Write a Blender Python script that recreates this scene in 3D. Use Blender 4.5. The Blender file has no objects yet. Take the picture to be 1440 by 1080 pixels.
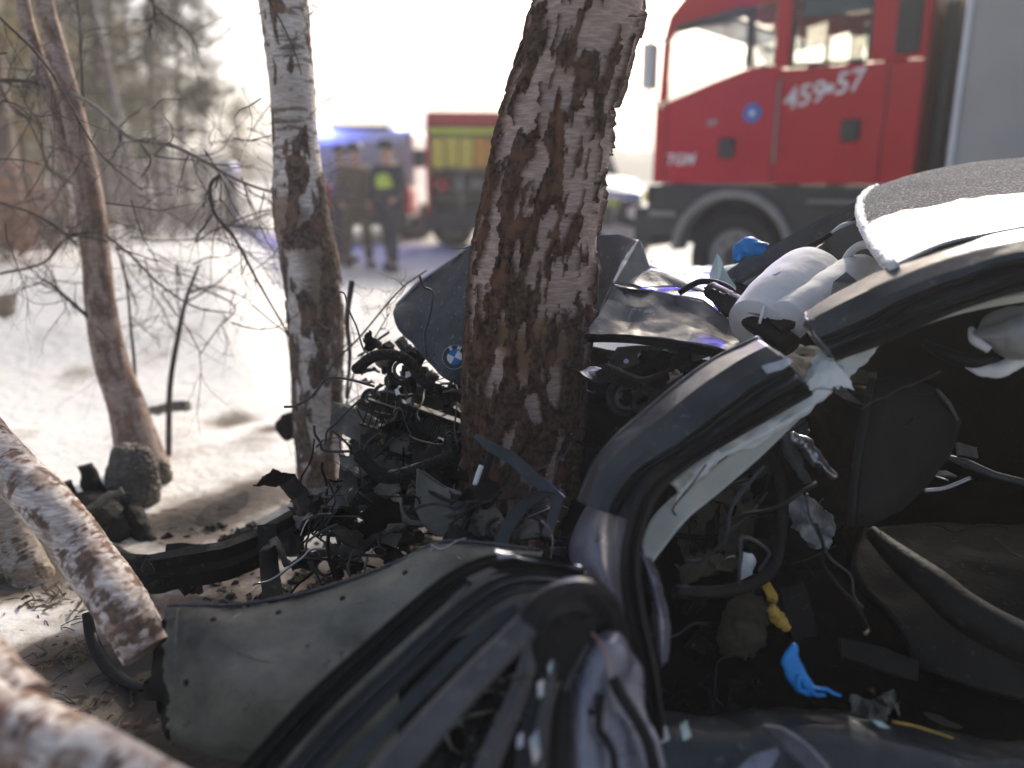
import bpy, bmesh, math, random
import numpy as np
from mathutils import Vector, Matrix, noise
from mathutils.bvhtree import BVHTree
random.seed(7)
S = bpy.context.scene
COL = S.collection
# ------------------------------------------------------------------ camera
F = 1134.0
PITCH = math.radians(14.5)
CP, SP = math.cos(PITCH), math.sin(PITCH)
CAM = Vector((0, 0, 1.6))
cd = bpy.data.cameras.new('camera'); cam = bpy.data.objects.new('camera', cd); COL.objects.link(cam)
cam.location = CAM; cam.rotation_euler = (math.pi/2 - PITCH, 0, 0)
cd.sensor_width = 36; cd.lens = 36*F/1440; cd.clip_start = .05; cd.clip_end = 3000
cd.dof.use_dof = True; cd.dof.focus_distance = 2.45; cd.dof.aperture_fstop = 0.82
S.camera = cam
# ------------------------------------------------------------------ world, sun, exposure
SUN_EL, SUN_AZ = math.radians(27), math.radians(24)      # azimuth to the right of the view direction
w = bpy.data.worlds.new('World'); S.world = w; w.use_nodes = True
nt = w.node_tree; nt.nodes.clear()
sky = nt.nodes.new('ShaderNodeTexSky'); sky.sky_type = 'NISHITA'; sky.sun_disc = False
sky.sun_elevation = SUN_EL; sky.sun_rotation = SUN_AZ; sky.air_density = .7; sky.dust_density = 4.0; sky.ozone_density = 0; sky.altitude = 0
bg = nt.nodes.new('ShaderNodeBackground'); bg.inputs[1].default_value = .138
wo = nt.nodes.new('ShaderNodeOutputWorld')
nt.links.new(sky.outputs[0], bg.inputs[0]); nt.links.new(bg.outputs[0], wo.inputs[0])
ld = bpy.data.lights.new('sun', 'SUN'); sun = bpy.data.objects.new('sun', ld); COL.objects.link(sun)
ld.energy = 2.6; ld.angle = math.radians(.6); ld.color = (1, .93, .82)
sd = Vector((math.sin(SUN_AZ)*math.cos(SUN_EL), math.cos(SUN_AZ)*math.cos(SUN_EL), math.sin(SUN_EL)))
sun.rotation_euler = sd.to_track_quat('Z', 'Y').to_euler()
S.view_settings.view_transform = 'Standard'; S.view_settings.look = 'None'
S.view_settings.exposure = 0.78; S.view_settings.gamma = 1; S.view_settings.use_curve_mapping = False

# ------------------------------------------------------------------ helpers
def Q(u, v, y):
    """world point seen at photo pixel (u,v) whose world y (distance forward) is y"""
    ty = (540 - v)/F; tx = (u - 720)/F
    d = y/(CP + ty*SP)
    return Vector((d*tx, y, CAM.z + d*(-SP + ty*CP)))
def gh(x, y):
    """ground height"""
    h = .2 + .05*noise.noise(Vector((x*.5, y*.5, 3))) + .025*noise.noise(Vector((x*1.7, y*1.7, 9)))
    r = min(1, max(0, (x + 1.5 + (y-7)*.3)/2.0))*min(1, max(0, (y-5.5)/1.6))
    h = h*(1-r) + .3*r
    k = min(1, max(0, (y - 24)/40)); h += k*k*(-.3)
    if y > 3:
        s1 = min(1, max(0, (y-4.6)/4.0)); s2 = min(1, max(0, (-.25 - x/y)/.12)); h += .62*s1*s1*(3-2*s1)*s2*s2*(3-2*s2)
    return h
def G(u, v):
    lo, hi = .5, 200.
    for _ in range(40):
        m = (lo*hi)**.5; p = Q(u, v, m)
        if p.z > gh(p.x, p.y): lo = m
        else: hi = m
    return Q(u, v, lo)
def fbm(p, o=4):
    return noise.fractal(p, 1.0, 2.0, o)
def mats(name, c1, c2=None, sc=8., rough=.6, metal=0., bump=0., bsc=None, rvar=0., cmin=.35, cmax=.65, spec=.5, stretch=None, coat=0., c3=None, c3t=.62, trans=0., alpha=1., emit=None, es=0., sheen=0.):
    m = bpy.data.materials.new(name); m.use_nodes = True; n = m.node_tree.nodes; L = m.node_tree.links
    b = n['Principled BSDF']
    b.inputs['Roughness'].default_value = rough; b.inputs['Metallic'].default_value = metal
    b.inputs['Specular IOR Level'].default_value = spec; b.inputs['Coat Weight'].default_value = coat
    b.inputs['Transmission Weight'].default_value = trans; b.inputs['Alpha'].default_value = alpha
    b.inputs['Sheen Weight'].default_value = sheen
    b.inputs['Base Color'].default_value = (*c1, 1)
    if emit: b.inputs['Emission Color'].default_value = (*emit, 1); b.inputs['Emission Strength'].default_value = es
    tc = n.new('ShaderNodeTexCoord'); vec = tc.outputs['Object']
    if stretch:
        mp = n.new('ShaderNodeMapping'); mp.inputs['Scale'].default_value = stretch; L.new(vec, mp.inputs[0]); vec = mp.outputs[0]
    if c2:
        t = n.new('ShaderNodeTexNoise'); t.inputs['Scale'].default_value = sc; t.inputs['Detail'].default_value = 6; t.inputs['Roughness'].default_value = .62
        L.new(vec, t.inputs['Vector'])
        r = n.new('ShaderNodeValToRGB'); r.color_ramp.elements[0].position = cmin; r.color_ramp.elements[1].position = cmax
        r.color_ramp.elements[0].color = (*c1, 1); r.color_ramp.elements[1].color = (*c2, 1)
        L.new(t.outputs[0], r.inputs[0]); out = r.outputs[0]
        if c3:
            t3 = n.new('ShaderNodeTexNoise'); t3.inputs['Scale'].default_value = sc*3.1; t3.inputs['Detail'].default_value = 7; t3.inputs['Roughness'].default_value = .7
            L.new(vec, t3.inputs['Vector'])
            r3 = n.new('ShaderNodeValToRGB'); r3.color_ramp.elements[0].position = c3t; r3.color_ramp.elements[1].position = c3t + .06
            L.new(t3.outputs[0], r3.inputs[0])
            mx = n.new('ShaderNodeMix'); mx.data_type = 'RGBA'; L.new(r3.outputs[0], mx.inputs[0]); L.new(out, mx.inputs[6]); mx.inputs[7].default_value = (*c3, 1)
            out = mx.outputs[2]
        L.new(out, b.inputs['Base Color'])
        if rvar:
            mr = n.new('ShaderNodeMapRange'); mr.inputs[1].default_value = .3; mr.inputs[2].default_value = .7
            mr.inputs[3].default_value = max(.02, rough - rvar); mr.inputs[4].default_value = min(1, rough + rvar)
            L.new(t.outputs[0], mr.inputs[0]); L.new(mr.outputs[0], b.inputs['Roughness'])
    if bump:
        t2 = n.new('ShaderNodeTexNoise'); t2.inputs['Scale'].default_value = bsc or sc*4; t2.inputs['Detail'].default_value = 5
        L.new(vec, t2.inputs['Vector'])
        bp = n.new('ShaderNodeBump'); bp.inputs['Strength'].default_value = bump; bp.inputs['Distance'].default_value = .01
        L.new(t2.outputs[0], bp.inputs['Height']); L.new(bp.outputs[0], b.inputs['Normal'])
    return m
def bark_mat(name, dark, dark2, light, light2, rough=.85):
    """colours from the 'bark' point attribute: R how much pale papery bark, G tone noise, B warm stain"""
    m = bpy.data.materials.new(name); m.use_nodes = True; n = m.node_tree.nodes; L = m.node_tree.links
    b = n['Principled BSDF']; b.inputs['Roughness'].default_value = rough; b.inputs['Specular IOR Level'].default_value = .25
    at = n.new('ShaderNodeAttribute'); at.attribute_name = 'bark'
    sp = n.new('ShaderNodeSeparateColor'); L.new(at.outputs[0], sp.inputs[0])
    tc = n.new('ShaderNodeTexCoord'); t = n.new('ShaderNodeTexNoise'); t.inputs['Scale'].default_value = 60; t.inputs['Detail'].default_value = 6
    L.new(tc.outputs['Object'], t.inputs['Vector'])
    mp = n.new('ShaderNodeMapping'); mp.inputs['Scale'].default_value = (14, 14, 90); L.new(tc.outputs['Object'], mp.inputs[0])
    th = n.new('ShaderNodeTexNoise'); th.inputs['Scale'].default_value = 1.6; th.inputs['Detail'].default_value = 5; L.new(mp.outputs[0], th.inputs['Vector'])
    def mix(fac, a, c):
        x = n.new('ShaderNodeMix'); x.data_type = 'RGBA'; L.new(fac, x.inputs[0])
        for s_, q in ((6, a), (7, c)):
            if isinstance(q, tuple): x.inputs[s_].default_value = (*q, 1)
            else: L.new(q, x.inputs[s_])
        return x.outputs[2]
    def ramp(src, a, c):
        r = n.new('ShaderNodeMapRange'); r.inputs[1].default_value = a; r.inputs[2].default_value = c; L.new(src, r.inputs[0]); return r.outputs[0]
    t5 = n.new('ShaderNodeTexNoise'); t5.inputs['Scale'].default_value = 13; t5.inputs['Detail'].default_value = 4; L.new(tc.outputs['Object'], t5.inputs['Vector'])
    dk = mix(ramp(t.outputs[0], .4, .65), dark, dark2); dk = mix(ramp(t5.outputs[0], .5, .66), dk, tuple(min(1, x_*f_) for x_, f_ in zip(dark2, (1.2, 1.02, .95))))
    lt = mix(ramp(th.outputs[0], .42, .62), light, light2)
    lt2 = mix(sp.outputs[2], lt, (.17, .095, .05))
    c = mix(sp.outputs[0], dk, lt2)
    g = mix(ramp(sp.outputs[1], .0, 1.), c, c)
    L.new(g, b.inputs['Base Color'])
    bp = n.new('ShaderNodeBump'); bp.inputs['Strength'].default_value = .6; bp.inputs['Distance'].default_value = .004
    ad = n.new('ShaderNodeMath'); ad.operation = 'ADD'; L.new(t.outputs[0], ad.inputs[0]); L.new(th.outputs[0], ad.inputs[1])
    L.new(ad.outputs[0], bp.inputs['Height']); L.new(bp.outputs[0], b.inputs['Normal'])
    return m

M = {}
HAZE = .0056
M['paint'] = mats('dark_grey_paint', (.10, .102, .106), (.19, .192, .196), 4, .45, .1, bump=.2, bsc=30, rvar=.12, c3=(.30, .30, .295), c3t=.59, coat=.1, spec=.4)
M['hood'] = mats('scratched_grey_paint', (.05, .05, .052), (.085, .085, .087), 6, .5, .1, bump=.12, bsc=40, rvar=.1, c3=(.22, .225, .23), c3t=.6, stretch=(3, 3, 1), spec=.4)
M['fender'] = mats('dull_dirty_primer', (.05, .049, .040), (.20, .195, .16), 3.2, .65, .05, bump=.4, bsc=22, rvar=.15, c3=(.03, .03, .025), c3t=.6, spec=.35, cmin=.38, cmax=.64)
M['silver'] = mats('bare_bent_sheet_metal', (.30, .31, .33), (.5, .5, .51), 9, .35, .8, bump=.15, bsc=30, rvar=.12, c3=(.08, .08, .08), c3t=.66)
M['bluegrey'] = mats('glossy_inner_body_paint', (.13, .13, .165), (.24, .24, .28), 6, .3, .3, bump=.12, bsc=18, rvar=.1, c3=(.05, .05, .05), c3t=.6, coat=.3)
M['pillar'] = mats('dark_blue_grey_gloss_paint', (.014, .018, .021), (.036, .043, .047), 6, .38, .0, bump=.15, bsc=30, rvar=.1, c3=(.10, .11, .11), c3t=.6, coat=.1, spec=.3)
M['rubber'] = mats('black_rubber_seal', (.005, .005, .0055), (.011, .011, .0115), 20, .55, 0, bump=.15, bsc=80, rvar=.12, spec=.22, c3=(.035, .035, .033), c3t=.6)
M['plastic'] = mats('black_plastic', (.004, .004, .004), (.013, .013, .0125), 12, .65, 0, bump=.3, bsc=50, rvar=.15, c3=(.045, .042, .038), c3t=.6, spec=.2)
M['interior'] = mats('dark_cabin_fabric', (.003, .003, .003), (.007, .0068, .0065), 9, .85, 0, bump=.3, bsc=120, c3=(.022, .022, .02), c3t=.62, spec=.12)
M['greybar'] = mats('satin_grey_strip', (.045, .046, .049), (.08, .081, .085), 12, .5, .1, bump=.2, bsc=70, rvar=.1, c3=(.15, .15, .145), c3t=.6, spec=.35)
M['fabric'] = mats('pale_airbag_cloth', (.54, .53, .52), (.70, .69, .68), 4, .85, 0, bump=.5, bsc=14, sheen=.2)
M['trim'] = mats('torn_pale_curtain', (.5, .54, .53), (.74, .76, .745), 10, .8, 0, bump=.6, bsc=30)
M['cream'] = mats('cream_plastic_trim', (.42, .42, .36), (.56, .56, .49), 6, .5, 0, bump=.1, bsc=30, c3=(.28, .28, .22), c3t=.64)
M['roofmat'] = mats('dusty_silver_roof', (.3, .295, .3), (.42, .42, .425), 5, .34, .5, bump=.12, bsc=35, rvar=.1, coat=.4)
M['frost'] = mats('white_torn_edge', (.65, .67, .7), (.85, .86, .88), 40, .6, 0, bump=.8, bsc=90)
M['glass_green'] = mats('green_glass_shard', (.5, .68, .62), (.62, .76, .71), 9, .12, 0, bump=.15, trans=.35)
M['bluerubber'] = mats('blue_nitrile', (.0, .17, .52), (.0, .27, .7), 25, .42, 0, bump=.5, bsc=60)
M['yellow'] = mats('yellow_foam', (.42, .25, .03), (.55, .36, .07), 15, .8, 0, bump=.4)
M['olive'] = mats('brown_insulation', (.03, .025, .014), (.085, .07, .04), 9, .9, 0, bump=.8, bsc=30)
M['paper'] = mats('crumpled_grey_foil', (.16, .16, .16), (.34, .34, .35), 16, .55, .2, bump=.8, bsc=30)
M['white'] = mats('white_plastic', (.6, .6, .58), (.75, .75, .72), 14, .5)
M['lampgrey'] = mats('dirty_grey_casting', (.07, .068, .058), (.16, .155, .135), 12, .75, 0, bump=.5, bsc=45, spec=.25)
M['hose'] = mats('blue_grey_hose', (.03, .036, .04), (.055, .062, .066), 14, .6, 0, bump=.2, spec=.3)
M['blackmetal'] = mats('sooty_metal', (.006, .006, .006), (.017, .0165, .015), 10, .6, 0, bump=.5, bsc=30, rvar=.15, c3=(.07, .067, .06), c3t=.6, spec=.25)
M['char'] = mats('charred_wood', (.004, .004, .0035), (.014, .0125, .011), 14, .85, 0, bump=.9, bsc=40, c3=(.06, .055, .05), c3t=.62, spec=.25)
M['charcell'] = mats('cracked_charred_wood', (.085, .076, .062), (.17, .155, .13), 25, .8, 0, bump=.6, bsc=90)
M['redrust'] = mats('red_stain', (.12, .015, .01), (.2, .04, .02), 20, .7)
M['twig'] = mats('brown_twig', (.04, .03, .025), (.1, .08, .068), 30, .8)
M['twigpale'] = mats('pale_twig', (.16, .135, .115), (.26, .225, .2), 30, .8)
M['truckred'] = mats('truck_red_paint', (.44, .003, .016), (.50, .004, .02), 2, .4, 0, coat=.15, spec=.3)
M['truckgrey'] = mats('truck_box_grey', (.34, .33, .31), (.38, .37, .35), 1.5, .6)
M['truckdark'] = mats('truck_dark_red', (.12, .005, .01), (.15, .008, .012), 2, .5)
M['tyre'] = mats('tyre_rubber', (.014, .014, .014), (.03, .028, .026), 10, .85, bump=.4)
M['black'] = mats('black_trim', (.02, .021, .022), (.035, .036, .037), 4, .55)
M['archgrey'] = mats('wheel_arch_grey', (.2, .195, .18), (.25, .245, .225), 5, .55)
M['glass'] = mats('window_glass', (.75, .85, .82), None, rough=.03, trans=1., alpha=.35)
M['tinted'] = mats('tinted_glass', (.03, .045, .045), None, rough=.08)
M['decal'] = mats('white_decal', (.7, .68, .68), (.76, .74, .74), 5, .5)
M['decalblue'] = mats('blue_decal', (.03, .12, .45), (.04, .15, .5), 5, .5)
M['yellowdecal'] = mats('yellow_decal', (.62, .72, .05), (.7, .78, .08), 5, .5)
M['bodysilver'] = mats('silver_van_paint', (.58, .58, .6), (.66, .66, .68), 3, .4, .1, coat=.3)
M['orange'] = mats('orange_gear', (.75, .32, .03), (.85, .42, .06), 9, .7)
M['gearyellow'] = mats('yellow_gear', (.75, .6, .06), (.85, .7, .12), 9, .7)
M['skin'] = mats('skin', (.45, .26, .19), (.5, .3, .22), 9, .6)
M['navy'] = mats('navy_cloth', (.025, .028, .045), (.04, .045, .065), 12, .9, bump=.4)
M['brown'] = mats('brown_cloth', (.09, .07, .05), (.13, .1, .075), 12, .9, bump=.4)
M['hivis'] = mats('hi_vis_green', (.45, .6, .08), (.55, .7, .12), 12, .8)
M['needle'] = mats('pine_needles', (.06, .062, .034), (.14, .13, .075), 2.2, .7)
M['needlewarm'] = mats('warm_dry_foliage', (.09, .075, .03), (.2, .15, .06), 2.2, .7)  # warmer needle tone, picked at random per crown
M['redleaf'] = mats('rusty_leaves', (.11, .045, .025), (.2, .09, .05), 4, .8)
M['pinetrunk'] = mats('far_trunk_bark', (.12, .09, .07), (.26, .22, .19), 6, .9, bump=.5)
M['birchfar'] = mats('far_birch_bark', (.5, .47, .44), (.2, .17, .15), 9, .9, bump=.3, stretch=(1, 1, 2.5))
for k in ('needle', 'needlewarm', 'redleaf'):                      # thin leaves let light through
    _n = M[k].node_tree.nodes; _l = M[k].node_tree.links; _b = _n['Principled BSDF']; _t = _n.new('ShaderNodeBsdfTranslucent'); _x = _n.new('ShaderNodeMixShader')
    _s = _b.inputs['Base Color'].links[0].from_socket; _h = _n.new('ShaderNodeHueSaturation'); _h.inputs['Value'].default_value = 2.1; _h.inputs['Saturation'].default_value = .75; _l.new(_s, _h.inputs['Color']); _l.new(_h.outputs[0], _t.inputs[0]); _x.inputs[0].default_value = .5
    _l.new(_b.outputs[0], _x.inputs[1]); _l.new(_t.outputs[0], _x.inputs[2]); _l.new(_x.outputs[0], _n['Material Output'].inputs[0])
# a dull grey film of frost lies over the far half of the roof
_n = M['roofmat'].node_tree.nodes; _l = M['roofmat'].node_tree.links; _b = _n['Principled BSDF']
_g = _n.new('ShaderNodeNewGeometry'); _s = _n.new('ShaderNodeSeparateXYZ'); _l.new(_g.outputs['Position'], _s.inputs[0])
_t = _n.new('ShaderNodeTexNoise'); _t.inputs['Scale'].default_value = 5; _t.inputs['Detail'].default_value = 5; _l.new(_g.outputs['Position'], _t.inputs['Vector'])
_m = _n.new('ShaderNodeMath'); _m.operation = 'MULTIPLY_ADD'; _m.inputs[1].default_value = .55; _l.new(_t.outputs[0], _m.inputs[0]); _l.new(_s.outputs['Y'], _m.inputs[2])
_r = _n.new('ShaderNodeMapRange'); _r.inputs[1].default_value = 2.68; _r.inputs[2].default_value = 2.74; _l.new(_m.outputs[0], _r.inputs[0])
_f = _n.new('ShaderNodeTexNoise'); _f.inputs['Scale'].default_value = 120; _f.inputs['Detail'].default_value = 4; _l.new(_g.outputs['Position'], _f.inputs['Vector'])
_fr = _n.new('ShaderNodeValToRGB'); _fr.color_ramp.elements[0].position = .5; _fr.color_ramp.elements[0].color = (.085, .083, .085, 1); _fr.color_ramp.elements[1].position = .68; _fr.color_ramp.elements[1].color = (.45, .45, .47, 1); _l.new(_f.outputs[0], _fr.inputs[0])
_x = _n.new('ShaderNodeMix'); _x.data_type = 'RGBA'; _l.new(_r.outputs[0], _x.inputs[0]); _l.new(_b.inputs['Base Color'].links[0].from_socket, _x.inputs[6]); _l.new(_fr.outputs[0], _x.inputs[7]); _l.new(_x.outputs[2], _b.inputs['Base Color'])
def _mixf(inp, lo, hi):
    q = _n.new('ShaderNodeMapRange'); q.inputs[3].default_value = lo; q.inputs[4].default_value = hi; _l.new(_r.outputs[0], q.inputs[0]); _l.new(q.outputs[0], inp)
_mixf(_b.inputs['Roughness'], .32, .95); _mixf(_b.inputs['Metallic'], .5, 0.); _mixf(_b.inputs['Coat Weight'], .4, 0.); _mixf(_b.inputs['Specular IOR Level'], .5, .1)

class MB:
    def __init__(s): s.v = []; s.f = []
    def box(s, c, d, rot=None):
        c = Vector(c); n = len(s.v)
        for x in (-.5, .5):
            for y in (-.5, .5):
                for z in (-.5, .5):
                    p = Vector((x*d[0], y*d[1], z*d[2]))
                    if rot: p = rot @ p
                    s.v.append(c + p)
        for q in ((0,1,3,2),(4,6,7,5),(0,4,5,1),(2,3,7,6),(0,2,6,4),(1,5,7,3)): s.f.append([n+i for i in q])
        return s
    def tube(s, pts, rad, n=8, cap=True, flat=1.0, jit=0.):
        pts = [Vector(p) for p in pts]
        if not hasattr(rad, '__len__'): rad = [rad]*len(pts)
        T = [(pts[min(i+1, len(pts)-1)] - pts[max(i-1, 0)]).normalized() for i in range(len(pts))]
        up = Vector((0, 0, 1)) if abs(T[0].z) < .8 else Vector((0, 1, 0))
        a = T[0].cross(up).normalized(); b0 = len(s.v)
        for i, p in enumerate(pts):
            a = (a - T[i]*a.dot(T[i])).normalized(); b = T[i].cross(a)
            for k in range(n):
                th = 2*math.pi*k/n; r = rad[i]*(1 + (random.uniform(-jit, jit) if jit else 0))
                s.v.append(p + a*(math.cos(th)*r) + b*(math.sin(th)*r*flat))
        for i in range(len(pts)-1):
            for k in range(n):
                k2 = (k+1) % n
                s.f.append([b0+i*n+k, b0+i*n+k2, b0+(i+1)*n+k2, b0+(i+1)*n+k])
        if cap:
            s.f.append([b0+k for k in range(n)][::-1]); s.f.append([b0+(len(pts)-1)*n+k for k in range(n)])
        return s
    def prism(s, poly, t, axis='y', off=0.):
        """extrude a 2-D polygon (x,z) along y by t"""
        n = len(s.v); N = len(poly)
        for k in (0, 1):
            for (x, z) in poly: s.v.append(Vector((x, off + k*t, z)))
        s.f.append([n+i for i in range(N)]); s.f.append([n+N+i for i in range(N)][::-1])
        for i in range(N):
            j = (i+1) % N; s.f.append([n+i, n+N+i, n+N+j, n+j])
        return s
    def build(s, name, mat, parent=None, smooth=False, bevel=0., label=None, kind=None):
        me = bpy.data.meshes.new(name); me.from_pydata([tuple(v) for v in s.v], [], s.f); me.update()
        if smooth:
            for p in me.polygons: p.use_smooth = True
        return link(name, me, mat, parent, bevel, label, kind)
def link(name, me, mat, parent=None, bevel=0., label=None, kind=None):
    o = bpy.data.objects.new(name, me); COL.objects.link(o)
    if mat is not None: me.materials.append(mat)
    if parent is not None: o.parent = parent
    if bevel:
        b = o.modifiers.new('bevel', 'BEVEL'); b.width = bevel; b.segments = 2; b.limit_method = 'ANGLE'
    if label: o['label'] = label
    if kind: o['kind'] = kind
    return o
def thing(name, label, cat, loc=(0, 0, 0), rz=0., group=None):
    o = bpy.data.objects.new(name, None); COL.objects.link(o); o.location = loc; o.rotation_euler = (0, 0, rz)
    o.empty_display_size = .2; o['label'] = label; o['category'] = cat
    if group: o['group'] = group
    return o
def tag(o, label, cat, group=None):
    o['label'] = label; o['category'] = cat
    if group: o['group'] = group
    return o
def cr(P, t):
    """catmull-rom through list of np points at t in 0..len-1"""
    n = len(P); i = min(int(t), n-2); f = t - i
    p0 = P[max(i-1, 0)]; p1 = P[i]; p2 = P[i+1]; p3 = P[min(i+2, n-1)]
    if i == 0: p0 = 2*p1 - p2
    if i == n-2: p3 = 2*p2 - p1
    return .5*((2*p1) + (p2-p0)*f + (2*p0-5*p1+4*p2-p3)*f*f + (3*p1-p0-3*p2+p3)*f**3)
def crpath(pts, n):
    P = [np.array(p) for p in pts]
    return [Vector(cr(P, t)) for t in np.linspace(0, len(P)-1, n)]
def grid_pts(rows, nu, nv, smooth=True):
    A = [[np.array(Q(*p)) if not isinstance(p, Vector) else np.array(p) for p in r] for r in rows]
    R = []
    for r in A:
        ts = np.linspace(0, len(r)-1, nu)
        R.append([cr(r, t) if smooth is True else r[min(int(t), len(r)-2)]*(1-(t-min(int(t), len(r)-2))) + r[min(int(t), len(r)-2)+1]*(t-min(int(t), len(r)-2)) for t in ts])
    out = []
    for t in np.linspace(0, len(R)-1, nv):
        i = min(int(t), len(R)-2); f = t - i
        out.append([cr([R[k][j] for k in range(len(R))], t) if smooth else R[i][j]*(1-f) + R[i+1][j]*f for j in range(nu)])
    return np.array(out)
SHEETS = {}
def sheet(name, rows, mat, parent=None, nu=40, nv=24, amp=.004, freq=9., thick=.0025, ridge=0., rfreq=5., jag=0., label=None, smooth=True, key=None, seed=0., linear=False, cross=False, sharp=0):
    g = grid_pts(rows, nu, nv, 'cross' if cross else (not linear))
    du = np.gradient(g, axis=1); dv = np.gradient(g, axis=0)
    N = np.cross(du, dv); N /= (np.linalg.norm(N, axis=2, keepdims=True) + 1e-9)
    for i in range(nv):
        for j in range(nu):
            p = Vector(g[i, j]); q = p*freq + Vector((seed, seed*2, 0))
            h = amp*fbm(q, 3)
            if ridge:
                r = 1 - abs(noise.noise(p*rfreq + Vector((seed*3, 5, 1))))*2; h += ridge*r*abs(r)
            g[i, j] += N[i, j]*h
            if jag:
                e = min(i, nv-1-i, j, nu-1-j)
                if e == 0:
                    g[i, j] += np.array(noise.noise_vector(p*60))*jag
    me = bpy.data.meshes.new(name)
    vs = [tuple(g[i, j]) for i in range(nv) for j in range(nu)]
    fs = [(i*nu+j, i*nu+j+1, (i+1)*nu+j+1, (i+1)*nu+j) for i in range(nv-1) for j in range(nu-1)]
    me.from_pydata(vs, [], fs); me.update()
    if smooth:
        for p in me.polygons: p.use_smooth = True
    if sharp: me.set_sharp_from_angle(angle=math.radians(sharp))
    o = link(name, me, mat, parent, label=label)
    if thick:
        s = o.modifiers.new('solidify', 'SOLIDIFY'); s.thickness = thick; s.offset = 0
    if key: SHEETS[key] = (BVHTree.FromPolygons([Vector(v) for v in vs], fs), g)
    return o
def strip(name, pts, prof, mat, parent=None, n=40, widths=None, label=None, smooth=False, twist=0., amp=0., raw=None):
    """sweep closed profile [(across, toward camera)] along a path"""
    P = crpath([Q(*p) for p in pts], n) if raw is None else crpath(raw, n)
    W = [np.interp(i/(n-1)*(len(pts)-1 if raw is None else len(raw)-1), range(len(widths)), widths) if widths else 1. for i in range(n)]
    mb = MB(); m = len(prof)
    for i, p in enumerate(P):
        T = (P[min(i+1, n-1)] - P[max(i-1, 0)]).normalized()
        V = (CAM - p).normalized(); sd_ = T.cross(V).normalized(); V2 = sd_.cross(T).normalized()
        tw = twist*i/(n-1); c, s = math.cos(tw), math.sin(tw)
        a = sd_*c + V2*s; b = V2*c - sd_*s
        j = Vector(noise.noise_vector(p*14))*amp if amp else Vector()
        for (x, y) in prof: mb.v.append(p + a*(x*W[i]) + b*(y*W[i]) + j)
    for i in range(n-1):
        for k in range(m):
            k2 = (k+1) % m; mb.f.append([i*m+k, i*m+k2, (i+1)*m+k2, (i+1)*m+k])
    mb.f.append(list(range(m))[::-1]); mb.f.append([(n-1)*m+k for k in range(m)])
    o = mb.build(name, mat, parent, smooth=smooth, label=label)
    return o
def tube(name, pts, r, mat, parent=None, n=24, sides=10, label=None, smooth=True, raw=False, flat=1., jit=0.):
    P = crpath([Q(*p[:3]) for p in pts] if not raw else pts, n)
    if hasattr(r, '__len__'): rr = [float(np.interp(t, range(len(r)), r)) for t in np.linspace(0, len(r)-1, n)]
    else: rr = r
    return MB().tube(P, rr, sides, flat=flat, jit=jit).build(name, mat, parent, smooth=smooth, label=label)
def plate(name, poly, mat, parent=None, thick=.004, amp=.01, freq=12., cuts=2, label=None, jag=0., seed=0, smooth=False):
    bm = bmesh.new(); vs = [bm.verts.new(Q(*p)) for p in poly]
    f = bm.faces.new(vs); bmesh.ops.triangulate(bm, faces=[f])
    for _ in range(cuts): bmesh.ops.subdivide_edges(bm, edges=bm.edges[:], cuts=1, use_grid_fill=True)
    bmesh.ops.triangulate(bm, faces=bm.faces[:])
    bm.normal_update()
    for v in bm.verts:
        v.co += v.normal*amp*noise.noise(v.co*freq + Vector((seed, 0, 0)))*1.5
        if jag and v.is_boundary: v.co += Vector(noise.noise_vector(v.co*70))*jag
    me = bpy.data.meshes.new(name); bm.to_mesh(me); bm.free()
    if smooth:
        for p in me.polygons: p.use_smooth = True
    o = link(name, me, mat, parent, label=label)
    s = o.modifiers.new('solidify', 'SOLIDIFY'); s.thickness = thick; s.offset = 0
    return o
def text_mesh(s, size, ext=.002, bold=.0):
    c = bpy.data.curves.new('t', 'FONT'); c.body = s; c.size = size; c.extrude = ext; c.align_x = 'CENTER'; c.align_y = 'CENTER'; c.offset = bold
    o = bpy.data.objects.new('t', c); COL.objects.link(o)
    dg = bpy.context.evaluated_depsgraph_get(); me = bpy.data.meshes.new_from_object(o.evaluated_get(dg))
    bpy.data.objects.remove(o); return me
M['bluebadge'] = mats('blue_enamel', (.01, .13, .45), (.01, .16, .52), 5, .3)
M['redwire'] = mats('pink_wire', (.35, .1, .12), (.45, .3, .25), 30, .5)
M['dirtclod'] = mats('dirty_soil_snow', (.010, .009, .008), (.085, .078, .07), 18, .9, bump=.8, bsc=60, cmin=.4, cmax=.72)
M['seatleather'] = mats('worn_dark_leather', (.0035, .0035, .0038), (.008, .0078, .0075), 8, .6, bump=.25, bsc=60, rvar=.1, c3=(.035, .033, .03), c3t=.6, spec=.25)
M['fabricgrey'] = mats('grey_cloth', (.20, .195, .185), (.3, .295, .28), 7, .85, bump=.4, bsc=30)
M['padplastic'] = mats('soft_dark_pad', (.007, .0068, .0066), (.011, .0105, .010), 8, .7, bump=.2, bsc=90, spec=.2)
M['beacon'] = mats('lit_blue_lamp', (.1, .15, .9), rough=.3, emit=(.12, .16, 1.), es=20.)
M['straw'] = mats('dead_straw', (.16, .12, .075), (.28, .22, .14), 30, .8)
M['bulge'] = mats('satin_inner_wing_paint', (.10, .10, .13), (.2, .2, .24), 5, .4, .3, bump=.15, bsc=20, rvar=.08, c3=(.03, .03, .035), c3t=.6)
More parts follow.
